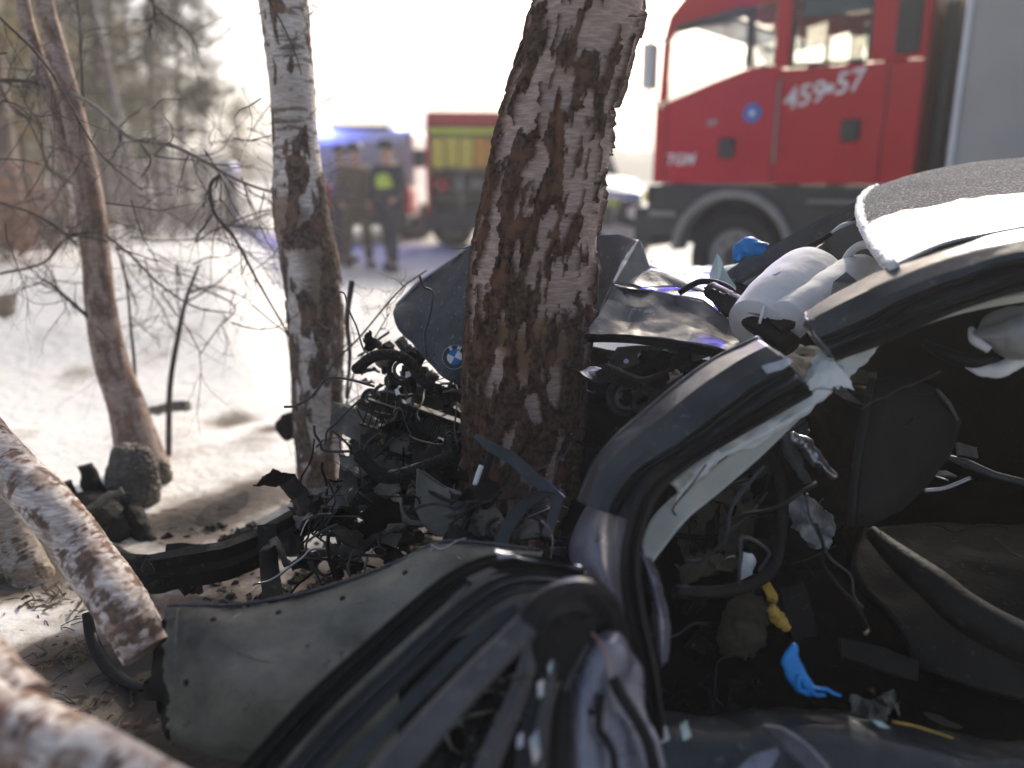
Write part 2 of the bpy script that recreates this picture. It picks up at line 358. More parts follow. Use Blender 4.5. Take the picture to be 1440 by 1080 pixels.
# ================================================================== SETTING
def snow_mat():
    m = bpy.data.materials.new('trodden_snow'); m.use_nodes = True; n = m.node_tree.nodes; L = m.node_tree.links
    b = n['Principled BSDF']; b.inputs['Roughness'].default_value = .75; b.inputs['Specular IOR Level'].default_value = .3
    ge = n.new('ShaderNodeNewGeometry')
    t = n.new('ShaderNodeTexNoise'); t.inputs['Scale'].default_value = 1.5; t.inputs['Detail'].default_value = 8; t.inputs['Roughness'].default_value = .6
    L.new(ge.outputs['Position'], t.inputs['Vector'])
    vd = n.new('ShaderNodeVectorMath'); vd.operation = 'DISTANCE'; vd.inputs[1].default_value = (.1, 2.1, .2); L.new(ge.outputs['Position'], vd.inputs[0])
    mr = n.new('ShaderNodeMapRange'); mr.inputs[1].default_value = .8; mr.inputs[2].default_value = 2.3; mr.inputs[3].default_value = .30; mr.inputs[4].default_value = -.06
    L.new(vd.outputs['Value'], mr.inputs[0])
    ad = n.new('ShaderNodeMath'); L.new(t.outputs[0], ad.inputs[0]); L.new(mr.outputs[0], ad.inputs[1])
    acc = ad.outputs[0]
    for (pu, pv, rad) in ((330, 590, .26), (385, 603, .16), (300, 712, .42), (380, 690, .3), (235, 740, .3), (190, 930, .3), (60, 930, .22), (250, 1000, .3), (40, 800, .35)):
        g_ = G(pu, pv); dd = n.new('ShaderNodeVectorMath'); dd.operation = 'DISTANCE'; dd.inputs[1].default_value = g_; L.new(ge.outputs['Position'], dd.inputs[0])
        q = n.new('ShaderNodeMapRange'); q.interpolation_type = 'SMOOTHSTEP'; q.inputs[1].default_value = 0; q.inputs[2].default_value = rad; q.inputs[3].default_value = .25; q.inputs[4].default_value = 0; L.new(dd.outputs['Value'], q.inputs[0])
        s_ = n.new('ShaderNodeMath'); L.new(acc, s_.inputs[0]); L.new(q.outputs[0], s_.inputs[1]); acc = s_.outputs[0]
    r = n.new('ShaderNodeValToRGB'); e = r.color_ramp.elements
    e[0].position = .5; e[0].color = (.86, .84, .80, 1); e[1].position = .92; e[1].color = (.03, .024, .018, 1)
    for p, c in ((.6, (.52, .48, .43, 1)), (.7, (.16, .13, .105, 1))):
        x = e.new(p); x.color = c
    L.new(acc, r.inputs[0]); L.new(r.outputs[0], b.inputs['Base Color'])
    t2 = n.new('ShaderNodeTexNoise'); t2.inputs['Scale'].default_value = 14; t2.inputs['Detail'].default_value = 8; L.new(ge.outputs['Position'], t2.inputs['Vector'])
    bp = n.new('ShaderNodeBump'); bp.inputs['Strength'].default_value = .5; bp.inputs['Distance'].default_value = .03
    L.new(t2.outputs[0], bp.inputs['Height']); L.new(bp.outputs[0], b.inputs['Normal'])
    return m
M['snow'] = snow_mat()
def grid_ground(name, xs, ys, hf, mat):
    vs = [(x, y, hf(x, y)) for y in ys for x in xs]; nx = len(xs)
    fs = [(i*nx+j, i*nx+j+1, (i+1)*nx+j+1, (i+1)*nx+j) for i in range(len(ys)-1) for j in range(nx-1)]
    me = bpy.data.meshes.new(name); me.from_pydata(vs, [], fs); me.update()
    for p in me.polygons: p.use_smooth = True
    return link(name, me, mat, kind='structure')
def bump_h(x, y):
    return gh(x, y) + (.02*fbm(Vector((x*5, y*5, 2)), 4) + .03*abs(noise.noise(Vector((x*2.6, y*2.6, 5)))) - .035*max(0, noise.noise(Vector((x*4.2, y*3.1, 8)))-.25)/.75 if y < 9 else .012*fbm(Vector((x*3, y*3, 2)), 2))
def sp(a, b, n, k):
    return [math.sinh(t*k)/math.sinh(k)*(b if t > 0 else -a) if t != 0 else 0. for t in np.linspace(-1, 1, n)]
xs = sp(-900, 900, 300, 7.2)
ys = [-3 + (math.exp(t*6.2)-1)/(math.exp(6.2)-1)*1200 for t in np.linspace(0, 1, 330)]
grid_ground('snow_ground', xs, ys, bump_h, M['snow'])
# packed-snow road running past behind the wreck
M['road'] = mats('packed_snow_road', (.62, .60, .57), (.30, .28, .26), 1.3, .7, bump=.5, bsc=10, cmin=.45, cmax=.7)
rd = Vector((-.79, .61, 0)).normalized(); rn = Vector((.61, .79, 0))
def road_mesh():
    vs = []; fs = []; n = 160; m = 12
    for i in range(n+1):
        c = Vector((3.0, 8.9, 0)) + rd*(-25 + i*.6)
        for j in range(m+1):
            p = c + rn*(-1.9 + 6.4*j/m); z = max(gh(p.x, p.y), bump_h(p.x, p.y)) + .02
            vs.append((p.x, p.y, z + (.0 if 0 < j < m else -.08)))
    for i in range(n):
        for j in range(m): a = i*(m+1)+j; fs.append((a, a+1, a+m+2, a+m+1))
    me = bpy.data.meshes.new('road'); me.from_pydata(vs, [], fs); me.update()
    return link('road', me, M['road'], kind='structure')
road_mesh()
# far wooded rise
M['farwood'] = mats('far_wood', (.06, .07, .05), (.12, .12, .1), .3, .9)
def far_hill():
    vs = []; fs = []; n = 500
    for i in range(n+1):
        x = -320 + 640*i/n; hgt = 6.0 + 1.2*noise.noise(Vector((x*.02, 0, 0))) + .8*noise.noise(Vector((x*.3, 0, 4))) + .5*noise.noise(Vector((x*1.1, 0, 4)))
        for (dy, z) in ((0, -.5), (3, hgt*.7), (9, hgt), (40, hgt*1.05), (90, -.5)): vs.append((x, 165+dy+x*.05, z))
    for i in range(n):
        for j in range(4): a = i*5+j; fs.append((a, a+5, a+6, a+1))
    me = bpy.data.meshes.new('distant_wooded_hill'); me.from_pydata(vs, [], fs); me.update()
    return link('distant_wooded_hill', me, M['farwood'], kind='structure')
far_hill()

# ================================================================== TREES
def ss(a, b, x):
    t = min(1, max(0, (x-a)/(b-a))); return t*t*(3-2*t)
def bark_trunk(name, ctrl, y, style, mat, parent, na, ns, extra=None):
    """ctrl: (u,v,halfwidth px[, y])  bottom last"""
    P = []; R = []
    for c in ctrl:
        yy = c[3] if len(c) > 3 else y
        p = Q(c[0], c[1], yy); P.append(p); d = (p-CAM).dot(Vector((0, CP, -SP))); R.append(c[2]/F*d)
    n = ns; pts = crpath(P, n); rr = [float(cr([np.array([r]) for r in R], t)[0]) for t in np.linspace(0, len(R)-1, n)]
    vs = []; col = []; s = 0.; a = Vector((1, 0, 0)); sd0 = hash(style) % 7
    seed = {'old': 1., 'mid': 7., 'smooth': 13., 'log': 19.}[style] + ctrl[0][0]*.01
    for i in range(n):
        T = (pts[min(i+1, n-1)] - pts[max(i-1, 0)]).normalized()
        if i: s += (pts[i]-pts[i-1]).length
        a = (a - T*a.dot(T)).normalized(); b = T.cross(a)
        u_, v_ = ctrl[0][0], 0
        tt = i/(n-1)*(len(ctrl)-1); k = min(int(tt), len(ctrl)-2); v_ = ctrl[k][1]*(1-(tt-k)) + ctrl[k+1][1]*(tt-k)
        r0 = rr[i]
        for j in range(na):
            th = 2*math.pi*j/na; ca, sa = math.cos(th), math.sin(th)
            X, Y = ca*r0, sa*r0
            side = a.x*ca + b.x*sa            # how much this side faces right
            if style == 'old':
                wv = noise.noise(Vector((X*7, Y*7, s*3+seed)))*.5
                q = Vector((X*27 + wv*1.6, Y*27 + wv*1.6, s*6.5 + seed))
                f1 = fbm(q, 5)
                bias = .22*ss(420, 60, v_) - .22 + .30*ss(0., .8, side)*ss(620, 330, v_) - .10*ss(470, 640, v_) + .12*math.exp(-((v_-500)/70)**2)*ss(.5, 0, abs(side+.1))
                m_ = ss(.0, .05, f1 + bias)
                rg = abs(noise.noise(Vector((X*26, Y*26, s*6.5+seed)) + Vector((wv*3, 0, 0))))
                fine = fbm(Vector((X*60, Y*60, s*26)), 3)
                h = (1-m_)*(.012 - .018*ss(.16, .0, rg) + .007*fine) + m_*(-.005 + .0018*fine) + .007*noise.noise(Vector((X*6, Y*6, s*4)))
                warm = ss(.05, .3, noise.noise(Vector((X*8, Y*8, s*5+4))) + .55*math.exp(-((v_-510)/95)**2)*(1-abs(side+.05)) - .1)
                if v_ > 400: warm = max(warm*.9, .15)
                warm *= ss(330, 460, v_)
            elif style == 'mid':
                wv = noise.noise(Vector((X*9, Y*9, s*4+seed)))*.6
                f1 = fbm(Vector((X*16+wv, Y*16, s*6.+seed)), 4); hz = fbm(Vector((X*9, Y*9, s*45+seed)), 3)
                low = ss(215, 300, v_)
                m_ = ss(-.02, .06, f1*1.1 + .36 - .46*low - .12*ss(400, 600, v_)) * (1 - .75*ss(.20, .34, hz)*(1-low*.6))
                fine = fbm(Vector((X*70, Y*70, s*30)), 3)
                h = (1-m_)*(.007*low + .005*fine) + m_*(-.001 + .0015*fine) + .003*noise.noise(Vector((X*8, Y*8, s*5)))
                warm = ss(.0, .35, noise.noise(Vector((X*6, Y*6, s*3+9))))*.75*(.35+.65*low)
            elif style == 'smooth':
                f1 = fbm(Vector((X*30, Y*30, s*10+seed)), 4); hz = fbm(Vector((X*14, Y*14, s*60+seed)), 3)
                m_ = ss(-.25, .35, f1*.9 + .25*hz + .1); fine = fbm(Vector((X*80, Y*80, s*60)), 3)
                h = .0025*fine + .002*hz; warm = .35*ss(0, .4, noise.noise(Vector((X*6, Y*6, s*4))))
            else:
                f1 = fbm(Vector((X*22, Y*22, s*14+seed)), 4); hz = fbm(Vector((X*16, Y*16, s*80+seed)), 4)
                m_ = ss(-.30, -.02, f1 + .6*hz); fine = fbm(Vector((X*80, Y*80, s*80)), 3)
                h = .0025*fine + .002*hz + .004*noise.noise(Vector((X*9, Y*9, s*9)))
                warm = .55*ss(.02, .4, fbm(Vector((X*14, Y*14, s*11+5)), 4) + .15*ss(780, 930, v_))
            r = r0 + h*(1 if style in ('old',) else min(1, r0/.1))
            vs.append(pts[i] + a*(ca*r) + b*(sa*r)); col.append((m_, fine*.5+.5, warm, 1))
    fs = [(i*na+k, i*na+(k+1) % na, (i+1)*na+(k+1) % na, (i+1)*na+k) for i in range(n-1) for k in range(na)]
    fs.append(tuple(range(na))[::-1]); fs.append(tuple((n-1)*na+k for k in range(na)))
    me = bpy.data.meshes.new(name); me.from_pydata([tuple(v) for v in vs], [], fs); me.update()
    at = me.attributes.new('bark', 'FLOAT_COLOR', 'POINT'); at.data.foreach_set('color', np.array(col, dtype=np.float32).ravel())
    for p in me.polygons: p.use_smooth = True
    me.polygons[-1].use_smooth = False; me.polygons[-2].use_smooth = False
    return link(name, me, mat, parent)
M['bark_old'] = bark_mat('rough_birch_bark', (.032, .019, .014), (.115, .068, .046), (.31, .225, .19), (.45, .35, .305))
M['bark_mid'] = bark_mat('white_birch_bark', (.055, .042, .034), (.17, .125, .10), (.50, .445, .405), (.70, .65, .61))
M['bark_smooth'] = bark_mat('brown_young_bark', (.13, .09, .072), (.22, .155, .125), (.30, .225, .195), (.42, .34, .30))
M['bark_log'] = bark_mat('pinkish_log_bark', (.10, .07, .055), (.2, .13, .1), (.40, .335, .30), (.68, .62, .58))
M['bark_log2'] = bark_mat('greyish_log_bark', (.07, .055, .04), (.16, .13, .1), (.26, .22, .18), (.38, .33, .28))

main = thing('birch_tree', 'thick leaning birch with rough peeling bark that the grey car is wrapped around', 'tree', Q(725, 900, 2.5))
def child_world(o, parent):
    o.matrix_parent_inverse = Matrix.Translation(parent.location).inverted() if parent.rotation_euler.z == 0 else parent.matrix_world.inverted()
t = bark_trunk('trunk', [(850, -140, 72), (830, 0, 76), (812, 70, 75), (793, 130, 76), (781, 200, 80), (762, 300, 83), (749, 400, 87), (741, 500, 85), (736, 600, 82), (729, 700, 82), (726, 820, 92), (724, 960, 105)], 2.5, 'old', M['bark_old'], main, 230, 640)
child_world(t, main)
def twigs(mb, p, d, L, r, depth, seg=5, spread=.6, kids=3, sides=4, wander=.22, droop=0.):
    pts = [p]; q = p.copy(); dd = d.normalized()
    for i in range(seg):
        dd = (dd + Vector((random.gauss(0, wander), random.gauss(0, wander), random.gauss(0, wander) - droop))).normalized()
        q = q + dd*(L/seg); pts.append(q.copy())
    rr = [r*(1 - .75*i/seg) for i in range(seg+1)]
    mb.tube(pts, rr, sides, cap=False)
    if depth > 0:
        for k in range(kids):
            i = random.randint(1, seg); e = (pts[i]-pts[i-1]).normalized()
            o = Vector((random.gauss(0, 1), random.gauss(0, 1), random.gauss(0, .8))).normalized()
            twigs(mb, pts[i], e*(1-spread*.5) + o*spread, L*random.uniform(.35, .65), rr[i]*.65, depth-1, max(3, seg-1), spread, kids, 3, wander, droop)
for k, (u, v, yv, du, dv, L, r) in enumerate([(668, 345, 2.42, -40, 10, .08, .002), (860, 30, 2.4, 60, -30, .12, .003)]):
    mb = MB(); p = Q(u, v, yv); d = Q(u+du, v+dv, yv) - p; twigs(mb, p, d, L, r, 2)
    o = mb.build('twig', M['twig'], main); child_world(o, main)

lb = thing('birch_tree', 'slender white birch with dark scaly lower trunk left of the crashed car', 'tree', Q(452, 700, 3.4))
t = bark_trunk('trunk', [(392, -100, 36), (398, 0, 34), (409, 100, 31), (416, 200, 32), (424, 300, 36), (440, 400, 38), (446, 500, 35), (447, 600, 31), (452, 700, 29), (460, 780, 34)], 3.4, 'mid', M['bark_mid'], lb, 150, 460)
child_world(t, lb)
# twig tangle round its foot and on its right side
mb = MB()
for k in range(110):
    u = random.uniform(425, 560) if k % 2 else random.uniform(425, 490); v = random.uniform(400, 640)
    p = Q(u, v, 3.28 + random.uniform(-.08, .1)); twigs(mb, p, Vector((random.gauss(0, 1), -.3, random.gauss(0, 1))), random.uniform(.05, .2), .0015, 2, wander=.5)
for k in range(22):
    p = Q(random.uniform(455, 462), random.uniform(215, 330), 3.4); twigs(mb, p, Vector((1, random.gauss(0, .3), random.gauss(0, .5))), random.uniform(.08, .2), .0016, 2, wander=.45)
for k in range(12):
    p = Q(392, random.uniform(270, 400), 3.4); twigs(mb, p, Vector((-1, random.gauss(0, .4), random.gauss(.1, .5))), random.uniform(.08, .25), .0016, 2, wander=.4)
for k in range(8):
    p = Q(430, random.uniform(5, 40), 3.4); twigs(mb, p, Vector((1, -.2, random.gauss(0, .5))), random.uniform(.06, .16), .002, 2, wander=.4)
o = mb.build('twig_tangle', M['twigpale'], lb, kind='stuff'); child_world(o, lb)
for pts, r in ([(365, -20, 3.3), (395, 30, 3.28), (415, 75, 3.3), (424, 105, 3.32)], .004), ([(495, 395, 3.2), (488, 450, 3.2), (492, 500, 3.2), (487, 560, 3.2)], .012), ([(440, 560, 3.2), (470, 510, 3.1), (505, 475, 3.05), (560, 410, 3.0), (600, 380, 3.0)], .005), ([(480, 600, 3.2), (500, 520, 3.1), (530, 470, 3.05), (548, 440, 3.05)], .004), ([(455, 690, 3.2), (470, 600, 3.15), (500, 560, 3.1), (560, 545, 3.0)], .004):
    o = tube('branch', pts, [r, r*.5], M['twig'], lb, sides=6); child_world(o, lb)
    mb = MB()
    P = [Q(*p) for p in pts]
    for k in range(10):
        i = random.randint(0, len(P)-2); p = P[i].lerp(P[i+1], random.random()); twigs(mb, p, Vector((random.gauss(0, 1), 0, random.gauss(.3, 1))), random.uniform(.06, .16), .0017, 2, wander=.35)
    o2 = mb.build('twigs', M['twig'], o, kind='stuff')


# young two-stemmed tree at the left
yt = thing('young_tree', 'thin brown leaning tree with two stems growing out of the blackened stump', 'tree', Q(205, 660, 3.7))
t = bark_trunk('trunk', [(48, -110, 12), (62, 0, 12), (88, 100, 14), (112, 200, 16), (127, 290, 19), (136, 370, 19), (143, 440, 21), (157, 510, 23), (178, 570, 25), (193, 625, 30), (207, 670, 34)], 3.7, 'smooth', M['bark_smooth'], yt, 60, 260); child_world(t, yt)
t = bark_trunk('stem', [(20, -110, 8), (32, 0, 9), (50, 70, 9), (70, 130, 10), (88, 190, 11), (108, 240, 12)], 3.72, 'smooth', M['bark_smooth'], yt, 24, 100); child_world(t, yt)
BR = [([(95, 128, 3.68), (140, 155, 3.6), (185, 195, 3.5), (240, 204, 3.45), (290, 228, 3.4), (340, 256, 3.4), (388, 272, 3.38)], .011),
      ([(-10, 15, 3.2), (60, 85, 3.25), (100, 150, 3.3), (140, 215, 3.3), (200, 268, 3.4)], .006),
      ([(0, 113, 3.7), (35, 114, 3.7), (66, 122, 3.72)], .010),
      ([(118, 150, 3.7), (113, 60, 3.7), (108, -20, 3.7)], .0065),
      ([(310, 246, 3.4), (296, 262, 3.4), (302, 300, 3.38), (330, 335, 3.35), (365, 400, 3.3), (408, 474, 3.3)], .009),
      ([(125, 447, 3.65), (95, 420, 3.6), (75, 402, 3.6), (60, 392, 3.6)], .009),
      ([(148, 330, 3.6), (185, 360, 3.55), (225, 400, 3.5), (275, 432, 3.5), (325, 440, 3.5)], .006),
      ([(0, 120, 3.9), (20, 155, 3.9), (55, 175, 3.9), (60, 210, 3.9), (70, 240, 3.9), (110, 262, 3.9)], .007),
      ([(0, 285, 3.5), (45, 300, 3.5), (80, 320, 3.5), (110, 345, 3.6)], .006),
      ([(0, 385, 3.6), (60, 370, 3.6), (95, 335, 3.6), (130, 325, 3.65)], .006),
      ([(195, -20, 3.9), (230, 20, 3.9), (265, 45, 3.9), (280, 75, 3.9)], .007),
      ([(212, -20, 3.8), (217, 20, 3.8), (210, 45, 3.8)], .007),
      ([(300, 300, 3.38), (275, 340, 3.4), (315, 318, 3.4), (380, 322, 3.35)], .004),
      ([(195, 198, 3.5), (212, 225, 3.5), (198, 250, 3.5)], .004)]
for pts, r in BR:
    o = tube('branch', pts, [r, r*.8, r*.45], M['twigpale'] if r > .01 else M['twig'], yt, sides=7); child_world(o, yt)
    mb = MB(); P = [Q(*p) for p in pts]
    for k in range(22):
        i = random.randint(0, len(P)-2); e = (P[i+1]-P[i]).normalized()
        p = P[i].lerp(P[i+1], random.random()); twigs(mb, p, e*.8 + Vector((random.gauss(0, .5), random.gauss(0, .5), random.gauss(0, .7))), random.uniform(.05, .3), r*.3, 1, wander=.25, kids=2)
    o2 = mb.build('twigs', M['twig'], o, kind='stuff')

mb = MB(); random.seed(91)
for k in range(95):
    u = random.uniform(-10, 400); v = random.uniform(120, 460) if u > 90 else random.uniform(60, 420)
    p = Q(u, v, random.uniform(3.2, 4.6)); twigs(mb, p, Vector((random.gauss(.4, 1), random.gauss(0, .3), random.gauss(-.1, .6))), random.uniform(.2, .7), .0032, 2, seg=7, wander=.2, kids=4)
o = mb.build('fine_twigs', M['twig'], yt, kind='stuff'); child_world(o, yt)
def sapling(pts, r, lab, br, mat='twig'):
    b = Q(*pts[-1]); th_ = thing('sapling', lab, 'sapling', b)
    o = tube('stem', pts, [r*.4, r*.8, r], M[mat], th_, sides=8); child_world(o, th_)
    for q in br:
        o = tube('branch', q, [r*.35, r*.15], M['twig'], th_, sides=5, n=16); child_world(o, th_)
        mb = MB(); P = [Q(*p) for p in q]
        for k in range(5):
            i = random.randint(0, len(P)-2); p = P[i].lerp(P[i+1], random.random()); twigs(mb, p, (P[-1]-P[0]).normalized() + Vector((random.gauss(0, .6), 0, random.gauss(0, .7))), random.uniform(.04, .12), .0018, 1)
        o2 = mb.build('twigs', M['twig'], o, kind='stuff')
sapling([(280, 372, 3.9), (262, 420, 3.9), (250, 475, 3.9), (239, 545, 3.9), (237, 640, 3.9)], .016, 'dark reddish sapling rising from the snow between the leaning tree and the white birch',
        [[(265, 412, 3.9), (300, 402, 3.85), (330, 412, 3.8), (350, 422, 3.8)], [(262, 425, 3.9), (300, 402, 3.85), (345, 362, 3.8)], [(255, 400, 3.9), (248, 372, 3.95), (252, 440, 3.9)], [(270, 400, 3.9), (330, 430, 3.8), (308, 460, 3.7), (280, 500, 3.6)]])
sapling([(160, 330, 3.8), (178, 400, 3.8), (184, 460, 3.8), (190, 530, 3.8), (193, 660, 3.8)], .009, 'thin purplish sapling standing just right of the leaning brown tree',
        [[(184, 445, 3.8), (205, 465, 3.8), (225, 478, 3.8)], [(180, 400, 3.8), (192, 432, 3.8)], [(170, 360, 3.8), (150, 330, 3.8), (140, 290, 3.8)]])

# stump under the young tree: charred, cracked in cells
st = thing('charred_stump', 'rounded charred stump cracked into small square cells below the leaning tree', 'stump', Q(190, 730, 3.5))
def cell_blob(name, c, rx, rz, mat, parent, nu=130, nv=120, cell=26., taper=.45):
    vs = []; fs = []
    for i in range(nv):
        f = i/(nv-1); zz = 1 - 2*f
        prof = math.sqrt(max(0, 1 - zz*zz))**.6*(1 - taper*max(0, -zz)**1.2)
        for j in range(nu):
            th = 2*math.pi*j/nu
            p = Vector((math.cos(th)*rx*prof, math.sin(th)*rx*.8*prof, zz*rz))
            d, _ = noise.voronoi(Vector((p.x*cell*1.1, p.y*cell*1.1, p.z*cell*1.7)) + Vector(noise.noise_vector(p*9))*.35)
            e = min(1, (d[1]-d[0])/.22)
            n_ = Vector((p.x/rx/rx, p.y/rx/rx, p.z/rz/rz)).normalized()
            vs.append(c + p + n_*(.013*e + .012*noise.noise(p*12)))
    for i in range(nv-1):
        for j in range(nu): fs.append((i*nu+j, (i+1)*nu+j, (i+1)*nu+(j+1) % nu, i*nu+(j+1) % nu))
    me = bpy.data.meshes.new(name); me.from_pydata([tuple(v) for v in vs], [], fs); me.update()
    for p in me.polygons: p.use_smooth = True
    return link(name, me, mat, parent)
o = cell_blob('stump_wood', Q(190, 688, 3.35), .105, .20, M['charcell'], st, taper=.85); child_world(o, st)
o = cell_blob('root_knob', Q(222, 668, 3.55), .05, .07, M['charcell'], st, 60, 50); child_world(o, st)
def charlog(pts, r, lab, mat='char', name='charred_branch', cat='branch', flat=1.):
    P = crpath([Q(*p) for p in pts], 26)
    rr = [float(np.interp(t, range(len(r)), r)) for t in np.linspace(0, len(r)-1, 26)]
    mb = MB(); mb.tube(P, rr, 14, flat=flat)
    mb.v = [v + Vector(noise.noise_vector(v*22))*.012 + Vector(noise.noise_vector(v*70))*.004 for v in mb.v]
    o = mb.build(name, M[mat]); 
    c = P[0].copy(); o.data.transform(Matrix.Translation(-c)); o.location = c
    return tag(o, lab, cat)
charlog([(120, 655, 3.3), (132, 690, 3.3), (150, 740, 3.2), (175, 790, 3.1)], [.03, .045, .07, .06], 'thick black charred branch stub pointing up left of the cracked stump')
charlog([(93, 680, 3.2), (105, 715, 3.2), (125, 760, 3.1), (160, 800, 3.0)], [.02, .04, .06, .05], 'black pointed charred stub nearest the pale fallen birch log')
charlog([(88, 730, 3.1), (130, 735, 3.1), (185, 765, 3.0)], [.09, .13, .07], 'broad burnt root mass lying under the charred stump', name='charred_root', cat='root')
charlog([(185, 720, 3.1), (205, 755, 3.0), (222, 778, 2.95)], [.045, .04, .035], 'short black burnt stick propped down in front of the stump')
charlog([(200, 752, 3.2), (240, 745, 3.2), (268, 736, 3.2)], [.02, .018, .014], 'small charred stick sticking out to the right over snow')
charlog([(140, 760, 3.0), (230, 772, 3.0), (330, 770, 3.0), (400, 752, 3.0)], [.02, .018, .018, .016], 'long thin black stick lying along the snow behind the black bumper beam')
charlog([(120, 775, 2.8), (160, 780, 2.8), (205, 798, 2.8)], [.03, .035, .02], 'flattened black burnt bark strip beside the pale fallen birch log')
charlog([(110, 790, 2.75), (160, 812, 2.65), (235, 826, 2.5)], [.03, .05, .03], 'wide charred plank lying at the left end of the black bumper beam', flat=.5)
charlog([(240, 752, 3.0), (205, 790, 2.9), (185, 812, 2.8)], [.015, .03, .03], 'thin burnt stick leaning on the left end of the bumper beam')
charlog([(105, 735, 3.0), (150, 700, 3.0), (172, 690, 3.0)], [.012, .02, .012], 'grey weathered splinter leaning on the burnt root mass', mat='charcell')
charlog([(206, 580, 4.3), (235, 574, 4.3), (266, 570, 4.3)], [.018, .028, .026], 'small dark log half sunk in the snow behind the sapling', mat='charcell')
charlog([(232, 650, 4.0), (255, 638, 4.0), (292, 630, 4.0)], [.03, .04, .012], 'dark flat slab of bark at the foot of the reddish sapling', flat=.6)
charlog([(395, 606, 3.7), (410, 598, 3.7), (420, 590, 3.7)], [.05, .07, .05], 'black lump of debris behind the white birch trunk', name='debris_lump', cat='debris')
charlog([(-20, 900, 2.5), (10, 880, 2.5), (38, 846, 2.5)], [.03, .026, .02], 'black stick behind the two leaning pale logs')
charlog([(60, 800, 2.9), (110, 840, 2.9), (170, 850, 2.8)], [.05, .07, .05], 'dark burnt branch lying under the pale fallen birch log')
charlog([(0, 415, 5.5), (6, 432, 5.5), (14, 443, 5.5)], [.1, .08, .04], 'brown broken branch end at the left edge over the snow', mat='pinetrunk')

def log(ctrl, lab, mat, y, na=90, ns=240):
    o = bark_trunk('log', ctrl, y, 'log', M[mat], None, na, ns)
    c = Q(ctrl[0][0], ctrl[0][1], ctrl[0][3]); o.data.transform(Matrix.Translation(-c)); o.location = c
    return tag(o, lab, 'log')
log([(-70, 560, 33, 2.3), (0, 645, 34, 2.15), (65, 708, 34, 2.0), (120, 780, 36, 1.95), (170, 850, 36, 1.85), (208, 915, 34, 1.8)], 'pale pinkish birch log slanting down to the corner of the grey fender', 'bark_log', 2)
log([(-40, 640, 28, 2.8), (0, 705, 28, 2.75), (25, 770, 28, 2.7), (48, 820, 29, 2.65), (68, 880, 30, 2.6)], 'greyish birch log standing behind the pinkish fallen log', 'bark_log2', 2.6)
log([(-60, 890, 40, 1.35), (-10, 960, 42, 1.3), (30, 1000, 44, 1.25)], 'short reddish log end at the lower left edge', 'bark_log', 1.3)
log([(-60, 985, 50, 1.25), (50, 1040, 52, 1.2), (130, 1075, 50, 1.15), (210, 1115, 48, 1.1), (330, 1180, 48, 1.05)], 'blurred mossy reddish log across the bottom left corner', 'bark_log', 1.2)

# ---------------------------------------------------------------- wood at the left
def pine(u, yd, h, lean, lab, wpx, kind='pine', crown_r=1.3, z0=1.6, dens=1.0):
    b = Q(u, 300, yd); bz = gh(b.x, b.y); base = Vector((b.x, b.y, bz))
    t_ = thing('pine_tree' if kind == 'pine' else 'birch_tree', lab, 'tree', base, group='trees of the wood at the left')
    r = wpx/F*yd/2
    pts = [Vector((0, 0, -.1)), Vector((lean*.25, 0, h*.3)), Vector((lean*.55, .1, h*.6)), Vector((lean, 0, h))]
    MB().tube(crpath(pts, 14), [r*(1-.7*i/13) for i in range(14)], 9).build('trunk', M['pinetrunk' if kind == 'pine' else 'birchfar'], t_, smooth=True)
    P = crpath(pts, 60); mb = MB(); cr_ = MB()
    nb = int((30 if kind == 'pine' else 24)*dens)
    for k in range(nb):
        f = z0/h + (1-z0/h)*random.random(); p = P[int(f*59)]
        an = random.uniform(0, 2*math.pi); L = crown_r*(1.15-.6*f)*random.uniform(.5, 1)
        d = Vector((math.cos(an), math.sin(an), random.uniform(-.25, .3)))
        if kind == 'pine':
            q = p.copy(); bp_ = [q.copy()]
            for s_ in range(5):
                d = (d + Vector((random.gauss(0, .18), random.gauss(0, .18), random.gauss(0, .14)))).normalized(); q = q + d*L/5; bp_.append(q.copy())
            mb.tube(bp_, [.012, .010, .008, .006, .005, .003], 3, cap=False)
            for s_ in range(int(14*dens)):
                i = random.randint(1, 4); c = bp_[i].lerp(bp_[i+1], random.random()) + Vector((random.gauss(0, .12), random.gauss(0, .12), random.gauss(0, .09)))
                for m_ in range(11):
                    e = Vector((random.gauss(0, 1), random.gauss(0, 1), random.gauss(0, .8)+.1)).normalized()*random.uniform(.05, .13)
                    g = e.cross(Vector((random.gauss(0, 1), random.gauss(0, 1), random.gauss(0, 1)))).normalized()*.009
                    n = len(cr_.v); cr_.v += [c-g, c+g, c+e+g*.6]; cr_.f.append([n, n+1, n+2])
        else:
            twigs(mb, p, d + Vector((0, 0, .4)), L, .012, 2, kids=3, droop=.03)
    mb.build('branches', M['twig'], t_, kind='stuff')
    if kind == 'pine': cr_.build('crown', M['needlewarm' if random.random() < .4 else 'needle'], t_, kind='stuff')
